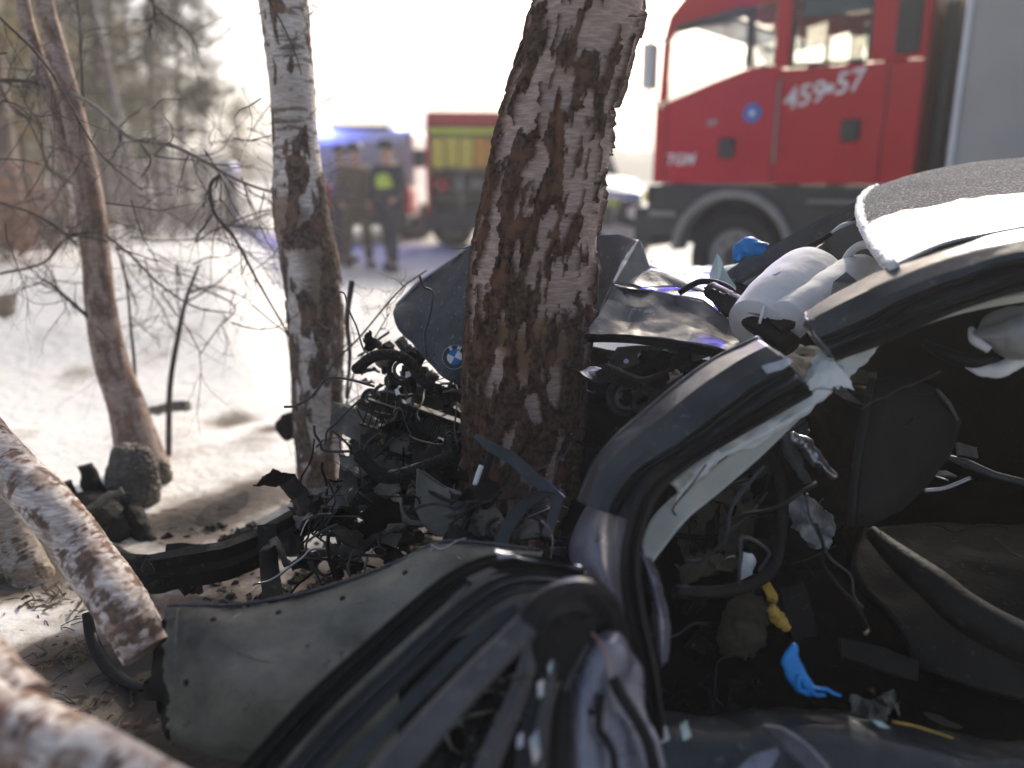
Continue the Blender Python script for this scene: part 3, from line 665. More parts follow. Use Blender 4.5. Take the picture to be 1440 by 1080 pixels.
W = [(15, 9.0, 6, .2, 'pine', 38, 'thick dark pine trunk at the left edge with rusty bushes round it'),
     (45, 13, 8, -.3, 'pine', 14, 'mid green pine just right of the dark edge trunk'),
     (-40, 11, 8, .3, 'pine', 16, 'pine whose crown hangs over the upper left corner'),
     (95, 15, 8, .3, 'pine', 12, 'pine standing behind the leaning two stemmed tree'),
     (150, 12.5, 7, .4, 'pine', 12, 'pine right of the two stemmed tree with feathery crown'),
     (180, 16, 8, -.4, 'pine', 11, 'farther pine between two thin birches'),
     (205, 10.5, 6, -.9, 'birch', 9, 'thin white birch leaning left in front of the pines'),
     (178, 12, 7, -.1, 'birch', 8, 'straight thin birch with pale bark in mid wood'),
     (225, 14, 7, .3, 'pine', 11, 'pine near the right side of the wood'),
     (262, 13, 5.6, .2, 'pine', 9, 'rightmost tall pine of the wood with ragged edge'),
     (240, 17, 7, .2, 'pine', 9, 'far pine seen behind the rightmost tall pine'),
     (292, 16, 3.6, .1, 'pine', 7, 'short pine at the right edge of the wood'),
     (128, 18, 8, .1, 'birch', 8, 'far pale birch stem behind the middle pines'),
     (75, 10, 7, .5, 'birch', 8, 'pale birch stem left of the two stemmed tree'),
     (20, 16, 8, .0, 'pine', 12, 'far pine behind the thick dark edge trunk'),
     (205, 19, 8, .0, 'birch', 8, 'farthest pale birch near the right of the wood'),
     (335, 20, 2.6, .1, 'pine', 6, 'low sunlit pine on the snow edge right of the wood')]
for (u, yd, h, lean, kind, wpx, lab) in W:
    small = h < 4
    pine(u, yd, h, lean, lab, wpx, kind, crown_r=(.75 if small else (1.0 if u > 220 else 1.5)), z0=(.8 if small else 1.5), dens=(1. if small else 1.5))
SH = ['bare tangled bush in front of the leaning tree wood', 'bare twiggy bush left of the leaning tree', 'brown thicket bush at the wood edge', 'bare bush between thin birches', 'wiry bush near the right end of the wood', 'small bare bush on the snow edge', 'tangled bush behind the two stemmed tree', 'bare bush at far left by the dark trunk', 'low brushwood clump right of the sapling top', 'spindly bush under the short pine', 'thin bare bush beside the pale post', 'dense brush clump at mid wood']
SPOTS = [(140, 8, 1.0), (60, 7.5, 1.0), (110, 10, 1.3), (200, 10, 1.4), (265, 10, 1.3), (300, 9, 1.0), (170, 12, 1.5), (25, 8, 1.1), (240, 8.5, 1.0), (285, 12, 1.2), (345, 12, .9), (215, 13, 1.8)]
for (u, yd, h), lab in zip(SPOTS, SH):
    yd += 1.8
    b = Q(u, 300, yd); base = Vector((b.x, b.y, gh(b.x, b.y))); mb = MB()
    for k in range(18):
        twigs(mb, Vector((random.gauss(0, .15), random.gauss(0, .15), 0)), Vector((random.gauss(0, .5), random.gauss(0, .5), 1)), h*random.uniform(.6, 1.1), .011, 3, kids=3, spread=.7, seg=5)
    o = mb.build('bare_bush', M['twigpale']); o.location = base
    tag(o, lab, 'bush', 'bare bushes at the edge of the wood')
for (u, yd, lab) in ((12, 8.0, 'rusty brown leafed bush at the left edge beside the dark trunk'), (48, 10.5, 'reddish dead leafed bush right of the dark edge trunk')):
    b = Q(u, 300, yd); t_ = thing('leafy_bush', lab, 'bush', Vector((b.x, b.y, gh(b.x, b.y))))
    mb = MB(); lf = MB()
    for k in range(12): twigs(mb, Vector((random.gauss(0, .15), random.gauss(0, .15), 0)), Vector((random.gauss(0, .4), random.gauss(0, .4), 1)), .7, .009, 2)
    for k in range(1100):
        c = Vector((random.gauss(0, .3), random.gauss(0, .3), abs(random.gauss(.45, .28)))); e = Vector((random.gauss(0, 1), random.gauss(0, 1), random.gauss(0, 1))).normalized()*.035
        g = e.cross(Vector((0, .3, 1))).normalized()*.012; n = len(lf.v); lf.v += [c-e, c+g, c+e, c-g]; lf.f.append([n, n+1, n+2, n+3])
    mb.build('branches', M['twig'], t_, kind='stuff'); lf.build('leaves', M['redleaf'], t_, kind='stuff')
# farther wood behind, reads as one mass
mb = MB(); lf = MB(); random.seed(3)
for k in range(42):
    u = random.uniform(-260, 240); yd = random.uniform(22, 46); b = Q(u, 300, yd); z0 = gh(b.x, b.y); h = random.uniform(5.5, 9)
    if u > 200: h *= .62
    x0 = Vector((b.x, b.y, z0-.1)); top = x0 + Vector((random.uniform(-.6, .6), 0, h)); mb.tube([x0, x0.lerp(top, .5), top], [.11, .08, .02], 6)
    for q in range(260):
        f = random.uniform(.12, 1); c = x0.lerp(top, f) + Vector((random.gauss(0, 1), random.gauss(0, 1), 0))*(1.3-f*.9)*.6; e = Vector((random.gauss(0, 1), random.gauss(0, 1), random.gauss(0, .7)))*.16
        g = e.cross(Vector((random.gauss(0, 1), random.gauss(0, 1), random.gauss(0, 1)))).normalized()*.07; n = len(lf.v); lf.v += [c-e, c+g, c+e, c-g]; lf.f.append([n, n+1, n+2, n+3])
far = mb.build('far_wood', M['twigpale'], kind='stuff'); lf.build('far_wood_foliage', M['needle'], kind='stuff')
# pale post at the wood edge
b = Q(325, 300, 14); t_ = thing('marker_post', 'pale grey rounded marker post standing in the snow at the wood edge', 'post', Vector((b.x, b.y, gh(b.x, b.y))))
MB().box((0, 0, .35), (.20, .14, .95)).build('post_body', M['truckgrey'], t_, bevel=.02)
MB().tube([Vector((0, -.12, .95)), Vector((0, .12, .95))], .17, 20).build('post_head', M['bodysilver'], t_, bevel=.02)
# ================================================================== VEHICLES IN THE BACKGROUND
def wheel(parent, c, r, w_, name='wheel'):
    """axis along local y"""
    c = Vector(c); mb = MB()
    prof = [(r*.62, -w_/2), (r*.93, -w_/2), (r, -w_*.36), (r, w_*.36), (r*.93, w_/2), (r*.62, w_/2)]
    n = 40
    for k in range(n):
        a = 2*math.pi*k/n
        for (rr, yy) in prof: mb.v.append(c + Vector((math.cos(a)*rr, yy, math.sin(a)*rr)))
    for k in range(n):
        for j in range(6):
            a = k*6+j; b = k*6+(j+1) % 6; k2 = (k+1) % n; mb.f.append([a, k2*6+j, k2*6+(j+1) % 6, b])
    wh = mb.build(name, M['tyre'], parent, smooth=False, bevel=.01)
    hb = MB().tube([c + Vector((0, -w_*.32, 0)), c + Vector((0, w_*.3, 0))], r*.61, 28)
    hb.build('rim', M['archgrey'], wh)
    h2 = MB().tube([c + Vector((0, -w_*.52, 0)), c + Vector((0, -w_*.3, 0))], [r*.2, r*.26], 16)
    for k in range(8):
        a = k*math.pi/4; h2.tube([c + Vector((math.cos(a)*r*.4, -w_*.36, math.sin(a)*r*.4)), c + Vector((math.cos(a)*r*.4, -w_*.3, math.sin(a)*r*.4))], r*.05, 8)
    h2.build('hub', M['black'], wh)
    return wh
TR = Vector((1.50, 8.62, .31)); TRA = -math.atan2(.61, .79)
truck = thing('fire_truck', 'big red fire truck with grey box body standing on the road behind the wreck', 'fire truck', TR, TRA)
truck.scale = (.93, .93, .93)
def tp(name, mat, mb, parent=None, bevel=.02, **k): return mb.build(name, M[mat], parent or truck, bevel=bevel, **k)
# --- cab shell built from side panels with real openings
for side, y0 in (('near', 0.), ('far', 2.4)):
    s = MB()
    s.prism([(.0, 1.3), (2.62, 1.3), (2.62, 2.40), (1.32, 2.40), (1.25, 2.44), (.95, 2.43), (.6, 2.33), (.2, 2.2), (.02, 2.14)], .06, off=y0)      # lower body
    s.prism([(1.24, 2.405), (1.38, 2.41), (1.38, 3.14), (1.22, 3.05)], .06, off=y0)                                                              # B pillar
    s.prism([(2.14, 2.405), (2.62, 2.405), (2.62, 3.14), (2.12, 3.14)], .06, off=y0)                                                             # rear pillar
    s.prism([(-.03, 2.14), (.065, 2.165), (.085, 2.78), (.0, 2.78)], .06, off=y0)                                                                 # A pillar
    s.prism([(.0, 2.78), (.085, 2.775), (.16, 2.9), (1.22, 3.05), (1.38, 3.135), (2.62, 3.135), (2.62, 3.42), (.7, 3.40), (.3, 3.26), (.06, 3.02)], .06, off=y0)
    tp('cab_side', 'truckred', s)
    for (poly, nm) in (([(.065, 2.165), (.2, 2.215), (.6, 2.345), (.93, 2.44), (.93, 3.0), (.16, 2.9), (.085, 2.775)], 'front_window'), ([(1.0, 2.452), (1.21, 2.452), (1.21, 3.03), (1.0, 3.01)], 'quarter_window'), ([(1.42, 2.44), (2.1, 2.43), (2.09, 3.11), (1.42, 3.11)], 'rear_window')):
        tp(nm, 'glass', MB().prism(poly, .008, off=y0+.026), bevel=0)
    for fr in (([(.93, 2.44), (1.0, 2.45), (1.0, 3.02), (.93, 3.01)]), ([(.11, 2.90), (.12, 2.84), (.93, 2.93), (.93, 3.0)]), ([(1.385, 2.40), (1.42, 2.42), (1.42, 3.13), (1.385, 3.13)]), ([(2.1, 2.41), (2.135, 2.41), (2.12, 3.13), (2.09, 3.13)]), ([(1.42, 2.408), (2.1, 2.408), (2.1, 2.44), (1.42, 2.45)])):
        tp('window_frame', 'black', MB().prism(fr, .035, off=y0+.012), bevel=0)
tp('cab_roof', 'truckred', MB().box((1.65, 1.23, 3.42), (1.95, 2.44, .08)).box((.45, 1.23, 3.33), (.55, 2.3, .1), Matrix.Rotation(-.32, 3, 'Y')), bevel=.03)
tp('cab_front', 'truckred', MB().box((-.04, 1.23, 1.72), (.1, 2.36, .84)), bevel=.03)
tp('windscreen', 'glass', MB().prism([(-.06, 2.14), (-.03, 2.14), (.02, 2.88), (-.01, 2.88)], 2.2, off=.13), bevel=0)
tp('cab_rear_wall', 'truckdark', MB().box((2.63, 1.23, 2.3), (.04, 2.4, 2.0)))
tp('cab_floor', 'black', MB().box((1.3, 1.23, 1.27), (2.6, 2.3, .05)))
for x in (.75, 2.0):
    for y in (.55, 1.9):
        st_ = tp('cab_seat', 'black', MB().box((x, y, 1.85), (.5, .5, .16)).box((x+.24, y, 2.2), (.14, .5, .62)), bevel=.05)
        tp('headrest', 'black', MB().box((x+.25, y, 2.6), (.1, .26, .16)), parent=st_, bevel=.04)
tp('sun_visor', 'tinted', MB().box((.5, 1.23, 2.93), (.55, 2.1, .05)))
tp('rear_blind', 'tinted', MB().box((1.78, .09, 2.98), (.68, .03, .24)))
tp('rear_blind', 'tinted', MB().box((1.78, 2.3, 2.98), (.68, .03, .24)))
# door seams, handles
for x in (.09, 1.29, 2.32): tp('door_seam', 'truckdark', MB().box((x, -.003, 1.85), (.014, .01, 1.02)), bevel=0)
for x, z in ((2.03, 1.80), (.80, 1.66)): tp('door_handle', 'black', MB().box((x, -.02, z), (.17, .05, .2)), bevel=.02)
tp('grab_rail', 'archgrey', MB().tube([Vector((1.33, -.05, 1.5)), Vector((1.33, -.07, 1.6)), Vector((1.33, -.07, 2.2)), Vector((1.33, -.05, 2.3))], .014, 8))
def ttext(s, x, z, size, mat, rot=0., shear=0., name='lettering'):
    me = text_mesh(s, size, .003, .004)
    for v in me.vertices: v.co.x += v.co.y*shear
    o = link(name, me, M[mat], truck); o.location = (x, -.004, z); o.rotation_euler = (math.pi/2, -rot, 0)
    return o
ttext('459', 1.57, 2.135, .27, 'decal', .17, .25, 'fleet_number'); ttext('\u2022', 1.80, 2.18, .3, 'decal', .17, .2, 'fleet_number'); ttext('57', 1.98, 2.235, .27, 'decal', .17, .25, 'fleet_number')
ttext('TGM', .28, 1.55, .16, 'decal', .0, .2, 'model_lettering')
ttext('PSP', .62, 1.92, .07, 'truckgrey', .1, .2)
tp('roof_lamp_row', 'gearyellow', MB().box((.9, .02, 3.3), (.12, .04, .05))); tp('window_deflector', 'tinted', MB().box((.55, -.03, 2.93), (.75, .03, .07), Matrix.Rotation(-.14, 3, 'Y')))
tp('air_intake', 'black', MB().box((2.45, -.02, 2.75), (.2, .06, .6)))
for x in (3.6, 4.7, 5.8, 6.9): tp('panel_joint', 'archgrey', MB().box((x, -.083, 2.35), (.012, .01, 2.4)), bevel=0)
tp('door_emblem', 'decalblue', MB().tube([Vector((1.05, -.012, 2.0)), Vector((1.05, .0, 2.0))], .095, 28), bevel=0)
tp('emblem_centre', 'decal', MB().tube([Vector((1.05, -.016, 2.0)), Vector((1.05, -.008, 2.0))], .03, 12), bevel=0)
# black lower body with arch
arch = [(-.05, .72), (-.08, 1.28), (2.62, 1.28), (2.62, .75), (1.62, .75)]
cx, cz, ra = .93, .56, .66
apts = [(cx + math.cos(a)*ra, cz + math.sin(a)*ra) for a in np.linspace(.29, math.pi-.29, 16)]
tp('lower_skirt', 'black', MB().prism([(-.08, .70), (-.1, 1.28), (2.62, 1.28), (2.62, .74)] + apts, .10, off=-.03), bevel=.01)
am = MB(); n0 = 0
for k, a in enumerate(np.linspace(.05, math.pi-.05, 22)):
    for (rr, yy) in ((.60, -.09), (.69, -.09), (.69, .18), (.60, .18)): am.v.append(Vector((cx + math.cos(a)*rr, yy, cz + math.sin(a)*rr)))
    if k:
        b = 4*k
        for j in range(4): am.f.append([b-4+j, b-4+(j+1) % 4, b+(j+1) % 4, b+j])
am.f.append([0, 1, 2, 3]); am.f.append([84+3, 84+2, 84+1, 84])
tp('wheel_arch', 'archgrey', am)
tp('front_bumper', 'black', MB().box((-.14, 1.23, .82), (.3, 2.44, .44)), bevel=.05)
tp('bumper_step', 'archgrey', MB().box((.12, -.05, .98), (.34, .05, .06)))
tp('marker_lamp', 'gearyellow', MB().box((-.1, -.06, 1.16), (.05, .04, .12)))
tp('arch_liner', 'black', MB().box((cx, .62, .98), (1.5, .5, .7)), bevel=0)
wheel(truck, (cx, .20, .52), .51, .32); wheel(truck, (cx, 2.2, .52), .51, .32)
wheel(truck, (4.9, .22, .52), .51, .5)
tp('chassis_rail', 'black', MB().box((3.0, .8, .75), (5.6, .12, .24)).box((3.0, 1.6, .75), (5.6, .12, .24)), bevel=0)
tp('fuel_tank', 'black', MB().box((2.35, .3, .68), (.9, .5, .5)), bevel=.06)
tp('step', 'archgrey', MB().box((2.05, -.06, 1.14), (.7, .1, .04)))
tp('exhaust_stack', 'black', MB().box((2.74, 1.2, 2.1), (.12, 1.9, 1.6)))
tp('box_body', 'truckgrey', MB().box((5.4, 1.22, 2.35), (5.0, 2.6, 2.5)), bevel=.03)
tp('box_corner_post', 'bodysilver', MB().box((2.93, -.09, 2.35), (.05, .05, 2.5)), bevel=.01)
tp('box_sill', 'truckred', MB().box((5.4, -.1, 1.02), (5.0, .06, .2)))
tp('side_mirror', 'bodysilver', MB().box((-.02, -.22, 2.5), (.1, .18, .45)).tube([Vector((.05, 0, 2.78)), Vector((-.02, -.22, 2.78)), Vector((-.02, -.22, 2.2)), Vector((0.02, 0, 2.1))], .02, 8), bevel=.02)

for i, (x, y) in enumerate(((1.0, .35), (1.0, 2.1))):  # assumed roof beacons, out of view, added to give some blue light
    MB().tube([Vector((x, y, 3.40)), Vector((x, y, 3.47))], [.13, .13], 18).build('added_beacon_base', M['black'], truck)
    MB().tube([Vector((x, y, 3.47)), Vector((x, y, 3.56)), Vector((x, y, 3.62))], [.11, .10, .05], 18).build('beacon', M['beacon'], truck, smooth=True)
# added blue spot at the assumed roof beacon, aimed at the inner wing
l = bpy.data.lights.new('added_blue_spot', 'SPOT'); l.energy = 700; l.color = (.10, .09, 1.); l.shadow_soft_size = .10; l.spot_size = math.radians(9); l.spot_blend = .8
lo = bpy.data.objects.new('added_blue_spot', l); COL.objects.link(lo)
lp = TR + Matrix.Rotation(TRA, 3, 'Z') @ (Vector((1.0, .12, 3.66))*.93)
lo.location = lp; lo.rotation_euler = (lp - Q(850, 780, 1.62)).to_track_quat('Z', 'Y').to_euler()

# --- police van nose, silver with blue and yellow bands
pv = thing('police_van', 'silver police van with blue and yellow bonnet bands seen past the thick birch trunk', 'van', Vector((.95, 11.6, .28)))
def pp(name, mat, mb, bevel=.03, parent=None): return mb.build(name, M[mat], parent or pv, bevel=bevel)
pp('body', 'bodysilver', MB().box((0, 3.2, .8), (1.86, 4.6, .8)).box((-.1, 3.6, 1.45), (1.4, 3.2, .7)), .12)
bn = sheet('bonnet', [[Vector((-.9, .1, .93)), Vector((-.4, .0, 1.0)), Vector((.4, .0, 1.0)), Vector((.9, .1, .93))], [Vector((-.93, .5, 1.12)), Vector((-.4, .45, 1.2)), Vector((.4, .45, 1.2)), Vector((.93, .5, 1.12))], [Vector((-.93, 1.1, 1.25)), Vector((-.4, 1.1, 1.33)), Vector((.4, 1.1, 1.33)), Vector((.93, 1.1, 1.25))]], M['bodysilver'], pv, 20, 12, 0, thick=.02)
for z0, mt, h in ((.95, 'yellowdecal', .05), (1.04, 'decalblue', .13)):
    pp('bonnet_band', mt, MB().box((.45, .02 + (z0-.93)*1.2, z0), (.86, .05, h), Matrix.Rotation(.06, 3, 'Y')).box((-.45, .02 + (z0-.93)*1.2, z0), (.86, .05, h), Matrix.Rotation(-.06, 3, 'Y')), .005)
pp('nose_panel', 'bodysilver', MB().box((0, .3, .62), (1.84, .5, .62)), .08)
gr = pp('grille', 'black', MB().box((0, .03, .76), (.95, .06, .26)), .02)
for k in range(4): pp('grille_bar', 'archgrey', MB().box((0, -.01, .67+k*.06), (.9, .03, .016)), 0, gr)
for sx in (-1, 1):
    hl = pp('headlight', 'tinted', MB().box((sx*.70, .03, .80), (.36, .08, .34), Matrix.Rotation(sx*.25, 3, 'Y')), .04)
    pp('lens', 'decal', MB().tube([Vector((sx*.76, -.03, .82)), Vector((sx*.76, .02, .82))], .09, 18), .01, hl)
    pp('indicator', 'orange', MB().box((sx*.9, .03, .74), (.03, .08, .26)), .01, hl)
    wheel(pv, (sx*.82, .95, .34), .34, .22)
pp('bumper', 'black', MB().box((0, .0, .38), (1.86, .2, .22)), .05)
pl_ = pp('number_plate', 'decal', MB().box((.62, -.12, .50), (.52, .02, .115)), .004)
me = text_mesh('5 NV1', .10, .002, .002); o = link('plate_text', me, M['black'], pl_); o.location = (.62, -.132, .50); o.rotation_euler = (math.pi/2, 0, 0)
pp('windscreen', 'tinted', MB().prism([(-.78, 0), (.7, 0), (.58, .8), (-.7, .8)], .01), 0).matrix_local = Matrix.Translation((0, 1.2, 1.30)) @ Matrix.Rotation(-.95, 4, 'X')
pp('roof', 'bodysilver', MB().box((-.1, 3.6, 1.84), (1.3, 3.0, .1)), .05)

# --- rescue engine with blue lamps
ea = thing('rescue_van', 'blurred rescue vehicle with lit blue beacon beside the white birch trunk', 'rescue vehicle', Vector((-3.0, 16.2, .27)), -.12)
def ep(name, mat, mb, bevel=.03, parent=None): return mb.build(name, M[mat], parent or ea, bevel=bevel)
ep('body', 'bodysilver', MB().box((0, 3.0, 1.35), (2.1, 5.6, 1.7)), .12)
ep('lower_body', 'truckred', MB().box((0, .15, .85), (2.12, .6, .55)), .08)
ep('windscreen', 'truckgrey', MB().box((0, .16, 1.6), (1.8, .06, .75)), .05)
ep('grille', 'black', MB().box((0, -.17, .85), (1.0, .06, .3)), .02)
ep('bumper', 'black', MB().box((0, -.2, .5), (2.1, .25, .25)), .05)
for sx in (-1, 1):
    ep('headlight', 'decal', MB().box((sx*.8, -.16, .85), (.3, .06, .22)), .03)
    wheel(ea, (sx*.88, .9, .42), .42, .25)
    b_ = ep('beacon', 'beacon', MB().tube([Vector((sx*.8, .35, 2.2)), Vector((sx*.8, .35, 2.34))], [.11, .08], 16), .01)
ep('light_bar', 'black', MB().box((0, .35, 2.22), (1.2, .22, .1)), .03)
ep('side_band', 'truckred', MB().box((-1.06, 3., 1.2), (.02, 5.4, .4)), 0)
for sx in (-1, 1): ep('side_mirror', 'black', MB().box((sx*1.2, .3, 1.65), (.3, .12, .35)), .03)
for i, (x, en) in enumerate(((-.8, 110.), )):
    l = bpy.data.lights.new('beacon_light', 'POINT'); l.energy = en; l.color = (.12, .16, 1.); l.shadow_soft_size = .11
    lo = bpy.data.objects.new('beacon_light', l); COL.objects.link(lo); lo.parent = ea; lo.location = (x, .1, 2.42)

# --- fire engine seen from the locker side
eb = thing('fire_engine', 'blurred red fire engine with open yellow equipment lockers left of the thick birch', 'fire engine', Vector((-.25, 14.2, .27)), .05)
def fp(name, mat, mb, bevel=.02, parent=None): return mb.build(name, M[mat], parent or eb, bevel=bevel)
fp('body_frame', 'truckred', MB().box((0, 1.25, 2.25), (2.4, 2.4, .22)).box((-1.17, 1.25, 1.4), (.08, 2.4, 1.6)).box((1.17, 1.25, 1.4), (.08, 2.4, 1.6)).box((0, 2.4, 1.4), (2.3, .08, 1.6)))
fp('locker_wall', 'truckgrey', MB().box((-.62, .6, 1.4), (.04, 1.1, 1.5)).box((.28, .6, 1.4), (.04, 1.1, 1.5)).box((0, 1.15, 1.4), (2.28, .04, 1.5)))
fp('locker_shelf', 'archgrey', MB().box((0, .6, 1.42), (2.26, 1.1, .03)).box((0, .6, .95), (2.26, 1.1, .03)))
fp('side_strip', 'yellowdecal', MB().box((0, .02, 2.05), (2.3, .05, .1)))
fp('lower_skirt', 'navy', MB().box((0, .9, .58), (2.4, 1.7, .36)))
fp('bumper_band', 'gearyellow', MB().box((.35, -.02, .62), (.6, .06, .26)))
random.seed(11)
for k in range(9):
    x = -1.0 + .24*k; fp('stowed_box', random.choice(['orange', 'gearyellow', 'orange']) if k > 2 else 'gearyellow', MB().box((x, .12, 1.68+.03*random.random()), (.21, .3, .46+.06*random.random())))
for k in range(7):
    x = -.95 + .3*k; fp('stowed_reel', random.choice(['archgrey', 'truckgrey', 'truckred']), MB().tube([Vector((x, .2, 1.17)), Vector((x, .5, 1.17))], .13, 16))
fp('ladder', 'bodysilver', MB().box((0, 1.2, 2.42), (2.3, .06, .06)).box((0, 1.5, 2.42), (2.3, .06, .06)))
wheel(eb, (-.8, 1.4, .42), .42, .3); wheel(eb, (.8, 1.4, .42), .42, .3)

# ================================================================== PEOPLE (far, out of focus)
def skinmesh(name, verts, edges, rad, mat, parent, root=0, sub=1):
    me = bpy.data.meshes.new(name); me.from_pydata(verts, edges, []); me.update()
    o = link(name, me, mat, parent)
    sk = o.modifiers.new('skin', 'SKIN')
    if not me.skin_vertices: 
        bpy.context.view_layer.objects.active = o; o.select_set(True); bpy.ops.mesh.customdata_skin_add()
    for i, r in enumerate(rad):
        me.skin_vertices[0].data[i].radius = r if isinstance(r, tuple) else (r, r); me.skin_vertices[0].data[i].use_root = (i == root)
    sk.use_smooth_shade = True
    s = o.modifiers.new('sub', 'SUBSURF'); s.levels = sub; s.render_levels = sub
    return o
def person(loc, rz, lab, coat, trousers, vest=None, stride=.16, arm=.25, helmet='black'):
    p = thing('person', lab, 'person', loc, rz)
    s = stride
    V = [(0, 0, .95), (0, .01, 1.15), (0, .02, 1.38), (0, .02, 1.50), (0, .0, 1.60), (0, -.01, 1.72),
         (.10, 0, .92), (.11, -s*.5, .50), (.12, -s*.6, .09), (.12, -s*.6-.15, .04),
         (-.10, 0, .92), (-.11, s*.6, .50), (-.12, s*1.1, .10), (-.12, s*1.1-.15, .05),
         (.20, .02, 1.42), (.26, -.02, 1.17), (.24, -arm, 1.0), (.23, -arm-.09, .98),
         (-.20, .02, 1.42), (-.26, .03, 1.17), (-.25, -.1, .95), (-.24, -.14, .88)]
    E = [(0, 1), (1, 2), (2, 3), (3, 4), (4, 5), (0, 6), (6, 7), (7, 8), (8, 9), (0, 10), (10, 11), (11, 12), (12, 13), (2, 14), (14, 15), (15, 16), (16, 17), (2, 18), (18, 19), (19, 20), (20, 21)]
    R = [(.15, .11), (.15, .11), (.17, .12), .055, .09, .085, .09, .062, .045, .04, .09, .062, .045, .04, .06, .045, .035, .04, .06, .045, .035, .04]
    skinmesh('body', V, E, R, M['skin'], p)
    ji = [0, 1, 2, 14, 15, 16, 18, 19, 20]; mp = {k: i for i, k in enumerate(ji)}
    je = [(a, b) for a, b in E if a in mp and b in mp]
    rr = [(.19, .15), (.19, .15), (.20, .15), .085, .07, .055, .085, .07, .055]
    skinmesh('jacket', [V[k] for k in ji], [(mp[a], mp[b]) for a, b in je], rr, M[coat], p)
    ti = [0, 6, 7, 8, 10, 11, 12]; mp = {k: i for i, k in enumerate(ti)}
    te = [(a, b) for a, b in E if a in mp and b in mp]
    skinmesh('trousers', [V[k] for k in ti], [(mp[a], mp[b]) for a, b in te], [(.17, .13), .11, .085, .07, .11, .085, .07], M[trousers], p)
    for k in (8, 12): MB().tube([Vector(V[k]) + Vector((0, .06, -.05)), Vector(V[k]) + Vector((0, -.17, -.05))], .055, 10).build('boot', M['black'], p, smooth=True)
    hm = MB(); hm.tube([Vector((0, -.01, 1.70 + .12*math.sin(a))) for a in np.linspace(0, math.pi/2*.98, 7)], [.125*math.cos(a)+.004 for a in np.linspace(0, math.pi/2*.98, 7)], 18)
    hm.build('helmet', M[helmet], p, smooth=True)
    if vest:
        skinmesh('safety_vest', [(0, .0, 1.08), (0, .01, 1.24), (0, .02, 1.40)], [(0, 1), (1, 2)], [(.205, .165), (.21, .165), (.2, .15)], M[vest], p)
    return p
pz = lambda x, y: Vector((x, y, gh(x, y)+.02))
person(pz(-2.3, 12.2), .5, 'blurred person in brown work clothes walking beside the rescue vehicle', 'brown', 'brown', stride=.22)
person(pz(-1.75, 11.7), -.4, 'blurred person in navy uniform and green safety vest facing the rescue vehicle', 'navy', 'navy', 'hivis', stride=.2, helmet='navy')
person(pz(-2.65, 12.9), 1.8, 'blurred person in pale blue jacket close to the white birch trunk', 'decalblue', 'navy', stride=.1)
# ================================================================== THE WRECK
car = thing('wrecked_car', 'crushed dark grey car with its bonnet folded round the thick birch', 'car', Vector((.9, 2.3, .2)))
def blob_tube(name, pts, r, mat, parent=car, n=30, sides=20, amp=.01, freq=10, label=None, flat=1.):
    o = tube(name, pts, r, mat, parent, n=n, sides=sides, label=label, flat=flat)
    for v in o.data.vertices: v.co += v.normal*amp*fbm(v.co*freq, 3)
    return o
def onsheet(key, u, v):
    bv, g = SHEETS[key]; p = Q(u, v, 2.); d = (p-CAM).normalized()
    loc, nrm, i, dist = bv.ray_cast(CAM, d)
    if nrm.dot(d) > 0: nrm = -nrm
    return loc, nrm
# --- bonnet folded round the trunk
bonnet = sheet('bonnet', [
    [(557, 430, 2.95), (590, 397, 3.0), (635, 366, 3.0), (672, 338, 2.98), (760, 318, 2.98), (845, 325, 2.95)],
    [(553, 442, 2.86), (594, 428, 2.88), (640, 408, 2.86), (690, 398, 2.84), (760, 380, 2.88), (840, 380, 2.9)],
    [(560, 463, 2.80), (602, 472, 2.78), (642, 465, 2.72), (690, 458, 2.74), (760, 450, 2.80), (835, 440, 2.85)],
    [(574, 478, 2.78), (606, 513, 2.70), (632, 536, 2.64), (690, 552, 2.66), (770, 545, 2.76), (835, 500, 2.85)]],
    M['hood'], car, 70, 44, .006, 7, .004, ridge=.004, rfreq=4, key='bonnet', label='left lobe of the bonnet, scratched dark grey')
e1 = [(557, 430, 2.945), (575, 411, 2.97), (590, 396, 2.99), (612, 381, 2.99), (635, 365, 2.99), (655, 350, 2.985), (672, 338, 2.97)]
tube('bonnet_rim', e1, .006, M['silver'], car, n=30)
# roundel
loc, nrm = onsheet('bonnet', 640, 503)
Z = nrm; Xv = (Vector((1, 0, 0)) - Z*Z.x).normalized(); Yv = Z.cross(Xv)
Rr = Matrix.Rotation(-math.radians(27), 3, Z); Xv = Rr @ Xv; Yv = Rr @ Yv
MR = Matrix((Xv, Yv, Z)).transposed().to_4x4(); MR.translation = loc + nrm*.004
def disc(r, z0, z1, n=40): return MB().tube([Vector((0, 0, z0)), Vector((0, 0, z1))], r, n)
rb = disc(.0425, -.004, .004).build('maker_badge', M['black'], car, bevel=.001); rb.data.transform(MR)
def sub(mb, name, mat):
    o = mb.build(name, M[mat], rb); o.data.transform(MR); return o
ring = MB(); 
for k in range(48):
    a = 2*math.pi*k/48
    for (r_, z_) in ((.0410, .0035), (.0425, .0035), (.0425, .0058), (.0410, .0058)): ring.v.append(Vector((math.cos(a)*r_, math.sin(a)*r_, z_)))
    b = 4*k; c = 4*((k+1) % 48)
    for j in range(4): ring.f.append([b+j, b+(j+1) % 4, c+(j+1) % 4, c+j])
sub(ring, 'badge_ring', 'silver')
